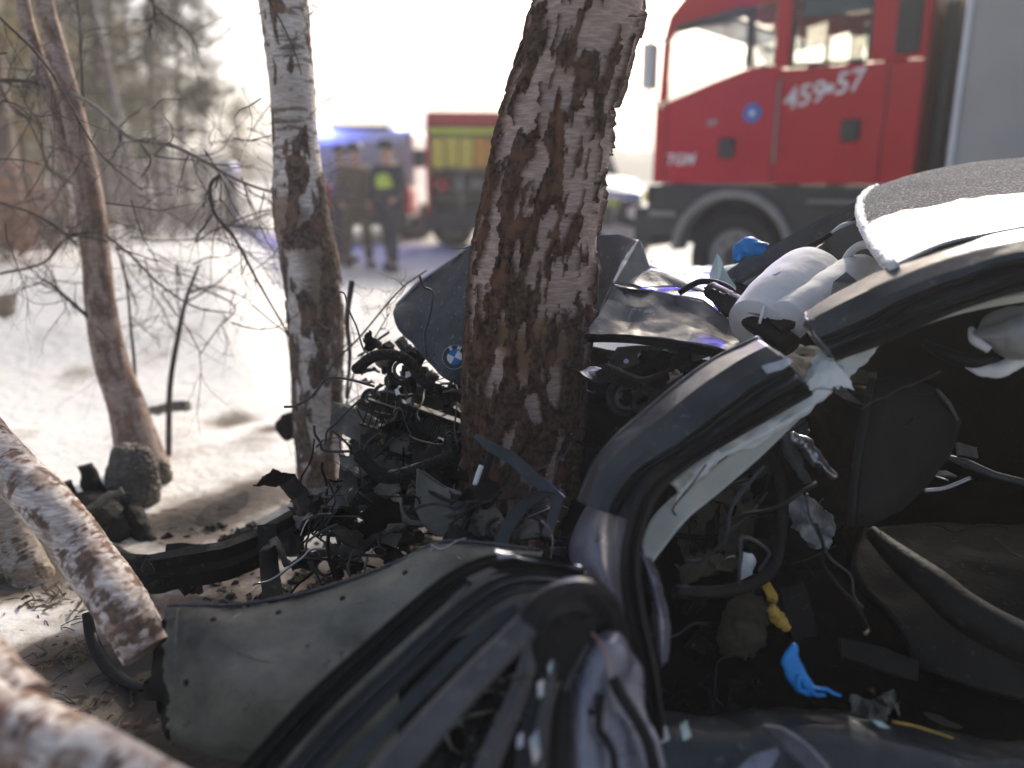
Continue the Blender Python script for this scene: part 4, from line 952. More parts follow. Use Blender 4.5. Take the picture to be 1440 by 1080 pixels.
for q in range(4):
    mb = MB(); pl = [(0, 0)] + [(math.cos(a)*.026, math.sin(a)*.026) for a in np.linspace(q*math.pi/2+.0, q*math.pi/2+math.pi/2, 14)]
    n = len(pl)
    for z_ in (.004, .0062): mb.v += [Vector((x, y, z_)) for x, y in pl]
    mb.f.append(list(range(n))[::-1]); mb.f.append([n+i for i in range(n)])
    for i in range(n): mb.f.append([i, (i+1) % n, n+(i+1) % n, n+i])
    sub(mb, 'badge_quarter', 'bluebadge' if q in (1, 3) else 'white')
for ch, a in (('B', 142), ('M', 90), ('W', 38)):
    me = text_mesh(ch, .0185, .0012, .0006); me.transform(Matrix.Translation((0, .0335, .0052)))
    me.transform(Matrix.Rotation(math.radians(a-90), 4, 'Z')); me.transform(MR); link('badge_letter', me, M['white'], rb)

# --- bonnet right of the trunk
sheet('bonnet_fold', [[(800, 335, 2.95), (840, 331, 2.92), (870, 330, 2.88), (897, 337, 2.80)], [(800, 375, 2.95), (838, 370, 2.9), (862, 367, 2.84), (878, 369, 2.72)], [(800, 415, 2.9), (835, 410, 2.84), (850, 405, 2.78), (862, 399, 2.62)], [(800, 470, 2.7), (820, 465, 2.6), (832, 460, 2.52), (842, 440, 2.5)]], M['hood'], car, 37, 31, .003, 9, .004, linear=True, sharp=16)
sheet('bonnet_torn_flap', [[(896, 337, 2.80), (900, 339, 2.81), (903, 345, 2.84)], [(878, 369, 2.72), (898, 368, 2.80), (912, 372, 2.84)], [(862, 399, 2.62), (890, 404, 2.72), (924, 410, 2.84)]], M['paint'], car, 21, 23, .002, 14, .003, seed=2, linear=True, sharp=14)
tube('torn_edge', [(897, 338, 2.795), (879, 368, 2.715), (862, 399, 2.615)], [.003, .009, .004], M['silver'], car, jit=.3)
sheet('bonnet_crease', [[(862, 400, 2.66), (915, 398, 2.78), (985, 408, 2.74), (1060, 450, 2.52)], [(862, 402, 2.62), (925, 411, 2.70), (990, 424, 2.62), (1064, 480, 2.36)]], M['paint'], car, 40, 8, .003, 9, .003, seed=4, linear=True, sharp=20)
sheet('crumpled_wing', [
    [(862, 400, 2.62), (900, 404, 2.72), (945, 414, 2.66), (990, 424, 2.62), (1030, 452, 2.48), (1064, 479, 2.35)],
    [(852, 420, 2.60), (896, 432, 2.60), (950, 428, 2.66), (985, 446, 2.55), (1022, 468, 2.46), (1056, 486, 2.32)],
    [(838, 446, 2.50), (888, 452, 2.56), (935, 452, 2.54), (978, 462, 2.50), (1018, 478, 2.40), (1050, 491, 2.30)],
    [(820, 470, 2.44), (876, 472, 2.46), (925, 476, 2.46), (962, 481, 2.42), (1005, 488, 2.36), (1042, 496, 2.28)]], M['paint'], car, 81, 37, .003, 9, .003, ridge=.004, rfreq=6, seed=1, linear=True, sharp=14, label='creased grey wing panel right of the trunk')
sheet('wing_fold', [[(872, 398, 2.70), (915, 378, 2.80), (960, 386, 2.82)], [(900, 404, 2.68), (950, 404, 2.74), (1000, 412, 2.70)]], M['paint'], car, 21, 13, .003, 9, .003, seed=17, linear=True, sharp=14)
sheet('wing_fold', [[(960, 384, 2.9), (1005, 392, 2.86), (1040, 418, 2.7)], [(975, 408, 2.74), (1010, 424, 2.66), (1055, 452, 2.5)]], M['hood'], car, 21, 13, .003, 9, .003, seed=18, linear=True, sharp=14)
sheet('wing_lip', [[(818, 470, 2.4), (880, 471, 2.42), (950, 480, 2.38), (1042, 497, 2.28)], [(822, 480, 2.44), (880, 482, 2.47), (945, 491, 2.44), (1020, 505, 2.33)]], M['plastic'], car, 40, 6, .003, 12, .003)
sheet('wing_inner_frame', [[(868, 488, 2.58), (905, 486, 2.6), (950, 490, 2.6), (1000, 500, 2.55)], [(856, 507, 2.56), (900, 498, 2.58), (940, 497, 2.6), (985, 505, 2.55)], [(852, 523, 2.52), (885, 516, 2.54), (925, 506, 2.58), (970, 510, 2.55)]], M['fender'], car, 30, 12, .003, 12, .004)
for u, v in ((900, 500), (935, 494), (880, 508)):
    p = Q(u, v, 2.52); MB().tube([p, p + Vector((0, -.012, .003))], .008, 8).build('bolt', M['silver'], car)
sheet('scuttle_panel', [[(908, 370, 3.0), (950, 372, 3.05), (1000, 380, 3.0), (1035, 392, 2.9)], [(912, 398, 2.86), (950, 396, 2.9), (995, 402, 2.86), (1020, 415, 2.8)], [(930, 420, 2.78), (960, 415, 2.8), (995, 425, 2.76), (1015, 440, 2.7)]], M['paint'], car, 34, 22, .006, 10, .003, ridge=.008, rfreq=6, seed=6)
sheet('windscreen_remnant', [[(915, 366, 3.15), (960, 372, 3.15), (1010, 374, 3.1), (1052, 370, 3.05)], [(918, 374, 3.1), (960, 379, 3.08), (1012, 384, 3.04), (1048, 380, 3.0)]], M['glass_green'], car, 30, 6, .004, 20, .004, jag=.006)
plate('glass_shard', [(1008, 356, 2.7), (1016, 372, 2.7), (1026, 390, 2.66), (1038, 408, 2.62), (1012, 404, 2.66), (999, 396, 2.7), (1002, 372, 2.72)], M['glass_green'], car, .003, .01, 20, 2)
tube('bonnet_hinge_hoop', [(955, 412, 2.62), (985, 396, 2.6), (1020, 402, 2.55), (1045, 425, 2.5), (1060, 452, 2.42)], .010, M['plastic'], car)
blob_tube('cowl_tube', [(1000, 408, 2.55), (1030, 428, 2.45), (1070, 456, 2.3), (1112, 487, 2.2)], [.028, .034, .036, .033], M['plastic'], sides=18, amp=.004)
plate('torn_cowl_plastic', [(988, 404, 2.42), (1010, 408, 2.4), (1035, 420, 2.38), (1050, 440, 2.36), (1056, 462, 2.34), (1040, 452, 2.36), (1022, 446, 2.38), (1005, 430, 2.4)], M['rubber'], car, .006, .02, 18, 3, jag=.008)
plate('black_bracket', [(1035, 398, 2.5), (1052, 402, 2.48), (1062, 425, 2.45), (1048, 438, 2.45), (1036, 420, 2.48)], M['plastic'], car, .012, .01, 18, 2)
plate('dash_end_cap', [(1072, 426, 2.3), (1092, 428, 2.3), (1115, 421, 2.28), (1140, 422, 2.25), (1138, 440, 2.22), (1118, 458, 2.2), (1100, 470, 2.2), (1082, 455, 2.25), (1070, 440, 2.28)], M['plastic'], car, .02, .01, 12, 2)
bc = plate('barcode_label', [(1120, 423, 2.243), (1139, 422, 2.235), (1138, 438, 2.21), (1122, 440, 2.215)], M['white'], car, .001, 0, 1, 0)
for k in range(6):
    plate('barcode_bar', [(1123.+k*2.6, 424.5-k*.15, 2.238-k*.001), (1124.3+k*2.6, 424.4-k*.15, 2.238-k*.001), (1124.8+k*2.4, 437.5-k*.2, 2.206), (1123.6+k*2.4, 437.6-k*.2, 2.206)], M['black'], bc, .001, 0, 1, 0)
# airbags
blob_tube('airbag', [(1066, 462, 2.30), (1092, 436, 2.36), (1122, 408, 2.46), (1140, 394, 2.54), (1148, 387, 2.58), (1152, 382, 2.62)], [.095, .108, .114, .108, .075, .01], M['fabric'], n=70, sides=60, amp=.005, freq=7, label='large pale airbag with rounded top')
plate('airbag_seam', [(1062, 400, 2.36), (1085, 395, 2.36), (1092, 412, 2.33), (1070, 445, 2.26), (1052, 440, 2.3)], M['paper'], car, .003, .004, 12, 2)
tube('airbag_tether', [(1090, 385, 2.40), (1085, 405, 2.3), (1075, 430, 2.25), (1068, 455, 2.22)], .004, M['white'], car)
blob_tube('airbag', [(1105, 450, 2.22), (1150, 420, 2.32), (1190, 392, 2.45), (1215, 380, 2.52), (1222, 376, 2.54)], [.055, .062, .062, .05, .01], M['fabric'], n=60, sides=40, amp=.004, freq=9, label='long pale inflated roll beside the roof rail')
def torus(name, c, r, rr, mat, nrm, parent=car, a0=0, a1=2*math.pi):
    q = Vector(nrm).normalized().to_track_quat('Z', 'Y')
    pts = [c + q @ Vector((math.cos(a)*r, math.sin(a)*r, 0)) for a in np.linspace(a0, a1, 40)]
    return MB().tube(pts, rr, 10).build(name, mat, parent, smooth=True)
torus('folded_hoop', Q(1214, 373, 2.42), .062, .013, M['fabric'], (-.75, -.5, .2))
plate('grey_bracket', [(1172, 398, 2.24), (1190, 383, 2.24), (1212, 402, 2.2), (1196, 425, 2.15), (1165, 438, 2.15)], M['greybar'], car, .006, .006, 12, 2)
strip('far_pillar_bar', [(1018, 402, 2.92), (1045, 382, 2.92), (1090, 358, 2.92), (1150, 325, 2.88), (1208, 296, 2.84)], [(-.034, -.012), (.034, -.012), (.034, .006), (.02, .014), (-.02, .014), (-.034, .006)], M['greybar'], car, 40, label='far side roof pillar, dark grey')
tube('far_pillar_strip', [(1125, 352, 2.85), (1140, 345, 2.8), (1175, 325, 2.78), (1212, 300, 2.74)], [.006, .01, .008, .006], M['rubber'], car)
tube('black_cord', [(1100, 400, 2.36), (1112, 390, 2.38), (1128, 370, 2.42), (1145, 352, 2.6), (1160, 342, 2.75)], .004, M['rubber'], car, sides=6)
plate('black_clip', [(1088, 386, 2.34), (1096, 382, 2.35), (1112, 396, 2.36), (1100, 398, 2.35)], M['rubber'], car, .01, 0, 1, 1)
tube('chrome_strip', [(1170, 328, 2.76), (1186, 318, 2.76), (1212, 310, 2.74)], [.006, .011, .006], M['silver'], car)

# --- roof and rail
ROOF = [
    [(1252, 378, 2.02), (1320, 348, 1.98), (1380, 333, 1.95), (1448, 319, 1.92), (1560, 305, 1.9), (1800, 300, 1.9)],
    [(1232, 352, 2.2), (1300, 328, 2.2), (1375, 305, 2.18), (1448, 290, 2.15), (1560, 278, 2.15), (1800, 270, 2.15)],
    [(1214, 322, 2.45), (1285, 298, 2.48), (1365, 274, 2.5), (1448, 262, 2.5), (1560, 250, 2.5), (1800, 245, 2.5)],
    [(1210, 290, 2.75), (1275, 268, 2.82), (1360, 247, 2.86), (1448, 238, 2.88), (1560, 230, 2.9), (1800, 225, 2.9)],
    [(1226, 266, 3.0), (1280, 247, 3.08), (1360, 231, 3.12), (1448, 222, 3.14), (1560, 215, 3.15), (1800, 212, 3.15)],
    [(1250, 262, 3.12), (1300, 248, 3.2), (1370, 234, 3.22), (1448, 226, 3.24), (1560, 222, 3.25), (1800, 220, 3.25)]]
sheet('roof', ROOF, M['roofmat'], car, 90, 50, .004, 5, .006, seed=3, key='roof')
fr = [(1256, 376, 2.0), (1240, 360, 2.12), (1225, 340, 2.28), (1213, 315, 2.48), (1209, 292, 2.72), (1216, 274, 2.92), (1232, 264, 3.05)]
o = blob_tube('roof_front_edge', fr, .014, M['frost'], n=60, sides=12, amp=.008, freq=60)
random.seed(5)
for k in range(46):
    t_ = random.random(); p = cr([np.array(Q(*q)) for q in fr], t_*5.9); p = Vector(p)
    L = random.uniform(.008, .024); d = (Vector((-1, -.4, -.3)) + Vector((random.gauss(0, .5), random.gauss(0, .5), random.gauss(0, .5)))).normalized()
    g = Vector((random.gauss(0, 1), random.gauss(0, 1), random.gauss(0, 1))).cross(d).normalized()*.006
    mb = MB(); h = d.cross(g).normalized()*.003; mb.v = [p-g-h, p+g-h, p+h, p+d*L]; mb.f = [[0, 2, 1], [0, 1, 3], [1, 2, 3], [2, 0, 3]]
    mb.build('glass_tooth', M['frost'], car)
sheet('headliner', [[(p[0], p[1]+14, p[2]) for p in r] for r in ROOF[:5]], M['cream'], car, 30, 16, .004, 5, .004)
mb = MB(); bv = SHEETS['roof'][0]
for k in range(2600):                                             # glass crumbs and frost lying on the roof's crown
    u = random.uniform(1212, 1460); v = 222 + abs(random.gauss(0, 1))*24 + max(0, 1440-u)*.16
    q = Q(u, v, 2.); hit = bv.ray_cast(CAM, (q-CAM).normalized())[0]
    if hit is None: continue
    s_ = random.uniform(.0010, .0036); mb.v += [hit + Vector(c)*s_ for c in ((1, 0, 0), (-.6, .8, 0), (-.6, -.8, .2), (0, 0, 1.5))]; n = len(mb.v)-4
    mb.f += [[n, n+1, n+3], [n+1, n+2, n+3], [n+2, n, n+3]]
mb.build('frost_crumbs', M['frost'], car, kind='stuff')
RAIL = [
    [(1130, 440, 2.06), (1136, 452, 2.0), (1142, 463, 1.97), (1150, 474, 1.96), (1156, 480, 1.985), (1163, 488, 1.96), (1168, 494, 1.99), (1180, 503, 1.98)],
    [(1180, 410, 2.06), (1188, 425, 1.97), (1197, 440, 1.94), (1206, 452, 1.93), (1212, 460, 1.965), (1220, 468, 1.93), (1226, 474, 1.97), (1240, 482, 1.97)],
    [(1250, 377, 2.03), (1256, 393, 1.94), (1262, 410, 1.90), (1268, 420, 1.89), (1272, 428, 1.93), (1280, 440, 1.89), (1286, 447, 1.93), (1300, 456, 1.93)],
    [(1340, 345, 1.97), (1342, 362, 1.88), (1344, 380, 1.84), (1346, 390, 1.83), (1348, 397, 1.87), (1352, 410, 1.83), (1356, 418, 1.87), (1366, 428, 1.88)],
    [(1445, 321, 1.92), (1445, 337, 1.83), (1446, 352, 1.79), (1447, 361, 1.78), (1448, 368, 1.82), (1450, 382, 1.78), (1452, 392, 1.82), (1455, 405, 1.83)],
    [(1600, 310, 1.9), (1600, 326, 1.8), (1600, 340, 1.76), (1600, 350, 1.75), (1600, 358, 1.79), (1600, 372, 1.75), (1600, 382, 1.79), (1600, 395, 1.8)]]
sheet('roof_rail', RAIL, M['pillar'], car, 57, 100, .0018, 9, .003, seed=8, cross=True, sharp=28)
for j, rr_ in ((4, .008), (6, .010)):
    tube('rail_seal', [(r[j][0], r[j][1], r[j][2]-.012) for r in RAIL], rr_, M['rubber'], car, n=60)
strip('rail_lower_seal', [(1172, 502, 1.97), (1240, 478, 1.94), (1300, 450, 1.9), (1366, 424, 1.86), (1455, 400, 1.8), (1600, 388, 1.78)], [(-.012, -.01), (.012, -.01), (.012, .008), (0, .014), (-.012, .008)], M['rubber'], car, 60)
plate('cut_end', [(1129, 440, 2.05), (1140, 450, 1.99), (1152, 474, 1.98), (1168, 494, 1.99), (1180, 503, 2.0), (1165, 500, 2.06), (1145, 480, 2.1), (1132, 456, 2.1)], M['silver'], car, .004, .01, 40, 2, jag=.006, label='rusty cut end of the roof rail')
strip('cream_roof_trim', [(1195, 510, 2.03), (1225, 482, 2.02), (1280, 455, 2.0), (1350, 432, 1.97), (1445, 414, 1.94), (1600, 402, 1.9)], [(-.014, -.006), (.012, -.006), (.014, .002), (.0, .010), (-.014, .004)], M['cream'], car, 60, widths=[1.1, 1.3, 1.3, 1.2, 1.2, 1.1], amp=.002)
# --- cut A pillar
AP = [
    [(1064, 476, 2.04), (1080, 486, 1.95), (1098, 500, 1.92), (1108, 512, 1.915), (1114, 520, 1.945), (1124, 530, 1.91), (1137, 542, 1.97)],
    [(1010, 502, 2.02), (1028, 514, 1.91), (1048, 530, 1.88), (1060, 542, 1.875), (1066, 549, 1.91), (1076, 560, 1.87), (1090, 570, 1.94)],
    [(960, 535, 1.98), (978, 549, 1.87), (1000, 566, 1.83), (1012, 577, 1.825), (1018, 583, 1.86), (1030, 592, 1.83), (1042, 600, 1.9)],
    [(905, 580, 1.92), (922, 594, 1.81), (942, 610, 1.78), (954, 620, 1.775), (960, 626, 1.81), (970, 633, 1.78), (984, 640, 1.85)],
    [(862, 618, 1.86), (876, 630, 1.76), (894, 644, 1.73), (905, 652, 1.725), (912, 656, 1.76), (924, 662, 1.73), (938, 672, 1.8)],
    [(834, 655, 1.82), (846, 664, 1.72), (862, 676, 1.69), (874, 682, 1.685), (882, 686, 1.72), (895, 692, 1.69), (910, 700, 1.76)],
    [(812, 705, 1.80), (824, 710, 1.69), (840, 717, 1.66), (852, 721, 1.655), (862, 724, 1.69), (876, 728, 1.66), (894, 736, 1.73)]]
sheet('a_pillar', AP, M['pillar'], car, 49, 90, .0022, 9, .003, seed=9, cross=True, sharp=28, label='cut off windscreen pillar in dark blue grey')
tube('pillar_seal', [(r[4][0], r[4][1], r[4][2]-.014) for r in AP], .009, M['rubber'], car, n=60)
tube('windscreen_edge_trim', [(r[0][0]+2, r[0][1]-1, r[0][2]-.004) for r in AP], .006, M['greybar'], car, n=60)
plate('cut_end', [(1064, 476, 2.03), (1082, 486, 1.95), (1108, 510, 1.92), (1137, 542, 1.96), (1120, 536, 2.03), (1092, 512, 2.06)], M['silver'], car, .004, .01, 40, 2, jag=.006, label='jagged bright cut edge of the windscreen pillar')
plate('peeled_paint', [(1072, 514, 1.885), (1108, 503, 1.90), (1116, 508, 1.90), (1100, 520, 1.88), (1078, 524, 1.875)], M['silver'], car, .001, .003, 30, 2, jag=.003)
# long seal down the door opening
strip('door_opening_seal', [(1136, 548, 1.93), (1045, 598, 1.85), (965, 645, 1.78), (915, 690, 1.68), (893, 745, 1.61), (886, 800, 1.57), (893, 860, 1.53), (908, 930, 1.48), (920, 1000, 1.45), (925, 1040, 1.43)], [(-.022, -.012), (.02, -.012), (.022, .004), (.008, .016), (-.002, .006), (-.012, .018), (-.022, .006)], M['rubber'], car, 100, widths=[.8, .9, 1, 1, 1, 1, 1, 1, .9, .6])
# --- torn curtain airbag / trim
CUR = [
    [(1150, 492, 2.06), (1170, 505, 2.02), (1190, 522, 2.0), (1175, 548, 2.0)],
    [(1128, 532, 2.02), (1145, 545, 1.98), (1160, 555, 1.97), (1158, 565, 1.99)],
    [(1085, 568, 1.98), (1100, 578, 1.94), (1112, 590, 1.93), (1108, 600, 1.96)],
    [(1040, 595, 1.95), (1052, 608, 1.90), (1062, 618, 1.89), (1058, 626, 1.93)],
    [(1000, 620, 1.92), (1010, 633, 1.87), (1020, 642, 1.86), (1016, 650, 1.9)],
    [(965, 648, 1.88), (975, 660, 1.84), (984, 668, 1.83), (978, 678, 1.87)],
    [(940, 675, 1.86), (950, 686, 1.82), (956, 694, 1.81), (946, 702, 1.85)]]
sheet('torn_curtain_airbag', CUR, M['trim'], car, 34, 70, .012, 14, .003, ridge=.006, rfreq=12, jag=.008, seed=11, label='torn pale curtain hanging along the windscreen pillar')
sheet('curtain_scrap', [[(1165, 520, 2.0), (1190, 500, 2.02), (1212, 486, 2.02), (1235, 474, 2.01)], [(1180, 548, 1.98), (1192, 535, 2.0), (1210, 518, 2.01), (1240, 484, 2.01)]], M['trim'], car, 30, 10, .012, 20, .003, jag=.008, seed=14)
plate('curtain_scrap', [(1158, 505, 1.99), (1178, 512, 1.98), (1195, 530, 1.98), (1200, 548, 1.98), (1180, 542, 1.97), (1165, 550, 1.96), (1140, 560, 1.95), (1132, 540, 1.96), (1145, 520, 1.98)], M['trim'], car, .003, .02, 16, 3, jag=.006, seed=4)
sheet('cream_pillar_trim', [[(1130, 572, 2.0), (1060, 615, 1.95), (990, 668, 1.9), (945, 700, 1.87), (915, 732, 1.84), (902, 765, 1.8)], [(1132, 582, 1.97), (1072, 640, 1.91), (1010, 694, 1.86), (968, 728, 1.82), (932, 772, 1.79), (912, 800, 1.76)]], M['cream'], car, 60, 8, .002, 9, .004, label='cream inner pillar trim under the torn curtain')
lb_ = sheet('airbag_label', [[(967, 655, 1.835), (990, 640, 1.84), (1008, 630, 1.85)], [(976, 672, 1.815), (998, 657, 1.825), (1016, 640, 1.84)]], M['white'], car, 16, 8, .001, 9, .001)
for k in range(5): tube('print_line', [(972+2*k, 659+2.5*k, 1.826), (990+2*k, 647+2.5*k, 1.83), (1002+2*k, 639+2*k, 1.84)], .0008, M['archgrey'], lb_, n=6, sides=4)

# --- grey front wing panel
FEN = [
    [(236, 853, 1.80), (285, 852, 1.80), (345, 850, 1.81), (450, 829, 1.84), (560, 790, 1.86), (606, 768, 1.86), (650, 762, 1.86), (760, 775, 1.84)],
    [(231, 880, 1.73), (285, 875, 1.72), (345, 872, 1.73), (450, 855, 1.75), (560, 820, 1.77), (610, 800, 1.77), (660, 800, 1.78), (765, 800, 1.78)],
    [(230, 930, 1.67), (285, 925, 1.65), (345, 920, 1.65), (450, 910, 1.66), (560, 885, 1.67), (610, 870, 1.67), (660, 865, 1.68), (765, 860, 1.68)],
    [(236, 985, 1.63), (285, 985, 1.60), (345, 985, 1.58), (450, 980, 1.58), (560, 960, 1.58), (610, 950, 1.58), (660, 940, 1.6), (765, 930, 1.62)],
    [(240, 1030, 1.64), (285, 1040, 1.60), (345, 1048, 1.57), (450, 1050, 1.55), (560, 1045, 1.53), (610, 1040, 1.53), (660, 1030, 1.54), (765, 1010, 1.56)],
    [(245, 1048, 1.68), (290, 1062, 1.64), (350, 1076, 1.62), (450, 1090, 1.58), (560, 1100, 1.55), (610, 1100, 1.55), (660, 1090, 1.56), (765, 1080, 1.58)]]
sheet('front_wing', FEN, M['fender'], car, 130, 80, .006, 7, .003, ridge=.011, rfreq=2.6, seed=20, jag=.012, key='fen', label='dull grey front wing panel nearest the fallen log')
tube('wing_edge', [(p[0], p[1]-1, p[2]) for p in FEN[0]], .0045, M['greybar'], car, n=80, jit=.3)
tube('wing_edge', [(250, 855, 1.775), (247, 885, 1.71), (246, 920, 1.65), (250, 960, 1.60)], .003, M['greybar'], car, n=30, jit=.3)
for o_, pts in (('torn_wire', [(606, 766, 1.84), (622, 772, 1.83), (640, 762, 1.82), (655, 757, 1.8)]), ('torn_wire', [(618, 774, 1.83), (635, 780, 1.82), (648, 786, 1.8)]), ('torn_wire', [(608, 770, 1.84), (603, 780, 1.83)])):
    tube(o_, pts, .0022, M['silver'], car, n=12, sides=5)
for u, v in ((300, 872), (392, 862), (482, 842), (570, 806), (262, 960)):
    loc, nrm = onsheet('fen', u, v); MB().tube([loc + nrm*.001, loc + nrm*.005], [.008, .006], 10).build('panel_clip', M['plastic'], car)
for pts in ([(300, 900), (370, 930), (430, 925)], [(470, 880), (520, 905), (545, 900)], [(290, 1000), (380, 985), (470, 1000)], [(500, 850), (530, 842)]):
    tube('scrape', [(q[0], q[1], onsheet('fen', *q)[0].y - .001) for q in pts], [.0006, .0016, .0006], M['lampgrey'], car, n=20, sides=5, jit=.4)
plate('black_corner_bracket', [(206, 955, 1.72), (232, 940, 1.7), (236, 990, 1.66), (240, 1040, 1.66), (228, 1006, 1.7), (225, 985, 1.7), (207, 980, 1.72)], M['plastic'], car, .01, .01, 14, 2)
plate('black_corner_bracket', [(215, 905, 1.84), (235, 870, 1.84), (237, 955, 1.76), (218, 960, 1.78)], M['plastic'], car, .012, .01, 14, 2)
for pts in ([(330, 868, 1.71), (340, 862, 1.71)], [(585, 850, 1.72), (582, 868, 1.70)], [(556, 868, 1.7), (558, 880, 1.69), (566, 878, 1.69)]): tube('scratch_curl', pts, .0018, M['silver'], car, n=8, sides=4)

# --- door frame: channels and seals sweeping down to the bottom of the picture
prof = [(-.026, -.012), (.026, -.012), (.026, .006), (.020, .014), (.015, .012), (.013, -.002), (.003, -.004), (.001, .010), (-.006, .016), (-.012, .008), (-.014, -.002), (-.022, .0), (-.026, .008)]
strip('door_frame_channel', [(335, 1115, 1.32), (390, 1050, 1.37), (450, 985, 1.42), (520, 920, 1.47), (590, 858, 1.52), (640, 818, 1.55), (690, 795, 1.58), (740, 793, 1.6), (790, 800, 1.6), (822, 808, 1.6)], prof, M['rubber'], car, 120, widths=[1.1, 1.1, 1.05, 1, 1, .9, .85, .75, .7, .5])
strip('door_frame_channel', [(400, 1115, 1.28), (460, 1045, 1.33), (520, 985, 1.38), (590, 920, 1.43), (650, 865, 1.48), (700, 830, 1.52), (745, 818, 1.55), (795, 822, 1.56), (838, 838, 1.56), (862, 868, 1.56), (868, 900, 1.56)], prof, M['pillar'], car, 120, widths=[1.0, 1.0, 1.0, 1, .95, .9, .85, .8, .8, .8, .6])
strip('door_frame_flange', [(455, 1115, 1.25), (520, 1045, 1.30), (590, 975, 1.35), (640, 925, 1.39), (690, 880, 1.43), (730, 855, 1.46)], [(-.016, -.004), (.016, -.004), (.014, .004), (-.014, .004)], M['pillar'], car, 60)
strip('grey_sill_strip', [(515, 1125, 1.10), (570, 1062, 1.16), (625, 1000, 1.22), (680, 940, 1.28), (725, 895, 1.33), (752, 868, 1.36)], [(-.03, -.012), (.03, -.012), (.03, .002), (.024, .010), (.0, .013), (-.024, .011), (-.03, .004)], M['greybar'], car, 110, widths=[1.0, 1.0, .95, .9, .85, .85], label='smooth grey strip slanting up from the bottom edge')
strip('bent_black_cover', [(744, 880, 1.345), (760, 860, 1.36), (788, 843, 1.39), (820, 840, 1.42), (845, 858, 1.45), (858, 890, 1.46), (862, 925, 1.46)], [(-.036, -.02), (.036, -.02), (.038, .0), (.028, .014), (.01, .009), (-.012, .016), (-.03, .012), (-.038, .0)], M['rubber'], car, 80, widths=[.75, .85, .9, 1, 1.05, 1, .7])
random.seed(44)
for k in range(10):                                              # flaked paint lifting off the strip
    t_ = random.random(); u_ = 570 + 170*t_; v_ = 1062 - 180*t_ - 14
    plate('paint_flake', [(u_-4, v_, 1.17+.17*t_), (u_+random.uniform(2, 7), v_-5, 1.17+.17*t_), (u_+random.uniform(4, 9), v_+3, 1.16+.17*t_), (u_-1, v_+5, 1.16+.17*t_)], M['greybar' if k % 2 else 'lampgrey'], car, .001, .004, 60, 1, jag=.003)
plate('black_hinge_block', [(748, 880, 1.41), (770, 862, 1.41), (812, 860, 1.43), (832, 868, 1.44), (830, 905, 1.42), (812, 940, 1.40), (780, 955, 1.38), (745, 945, 1.37), (738, 915, 1.38)], M['plastic'], car, .04, .004, 9, 2)
sheet('bright_flange', [[(696, 774, 1.60), (712, 776, 1.61), (760, 786, 1.62), (816, 796, 1.62)], [(700, 786, 1.585), (722, 784, 1.59), (765, 792, 1.60), (818, 801, 1.60)]], M['silver'], car, 40, 6, .001, 20, .003, jag=.003)
plate('bare_metal_patch', [(628, 846, 1.50), (655, 822, 1.51), (662, 828, 1.51), (640, 850, 1.49)], M['greybar'], car, .002, .002, 20, 1)
plate('bare_metal_patch', [(656, 815, 1.515), (690, 798, 1.53), (700, 802, 1.53), (670, 822, 1.51)], M['lampgrey'], car, .002, .002, 20, 1, jag=.004)
plate('frame_gusset', [(560, 960, 1.50), (640, 900, 1.52), (700, 880, 1.52), (760, 950, 1.5), (750, 1090, 1.45), (560, 1100, 1.45)], M['interior'], car, .01, .02, 8, 2)
# folded inner panels below the strip
def fold(name, pts, mat, wd, n=50, pr=None, **k):
    return strip(name, pts, pr or [(-.02, -.004), (.0, .012), (.02, -.004), (.0, .004)], M[mat], car, n, widths=wd, **k)
fold('inner_fold', [(745, 905, 1.38), (738, 950, 1.34), (715, 1010, 1.29), (690, 1065, 1.24), (672, 1115, 1.2)], 'greybar', [.6, .9, 1, 1.1, 1.1])
fold('inner_fold', [(775, 930, 1.37), (765, 975, 1.33), (752, 1030, 1.28), (742, 1110, 1.22)], 'pillar', [.6, 1.1, 1.3, 1.4])
fold('inner_fold', [(800, 955, 1.37), (790, 1000, 1.33), (788, 1050, 1.29), (785, 1115, 1.25)], 'rubber', [.5, .8, 1, 1])
fold('inner_fold', [(826, 905, 1.40), (806, 945, 1.37), (795, 975, 1.35), (797, 1030, 1.31), (800, 1115, 1.26)], 'greybar', [.2, .3, .35, .4, .4])
plate('metal_chip', [(745, 1040, 1.24), (757, 1025, 1.25), (760, 1062, 1.22), (752, 1075, 1.22)], M['silver'], car, .004, .004, 20, 1)
plate('metal_chip', [(728, 1035, 1.24), (734, 1030, 1.25), (735, 1050, 1.23), (727, 1052, 1.23)], M['silver'], car, .003, .004, 20, 1)
plate('metal_chip', [(756, 960, 1.31), (765, 955, 1.31), (764, 978, 1.3), (757, 982, 1.3)], M['silver'], car, .003, .004, 20, 1)
plate('metal_chip', [(770, 938, 1.33), (778, 925, 1.34), (773, 950, 1.32)], M['glass_green'], car, .002, .001, 20, 1)
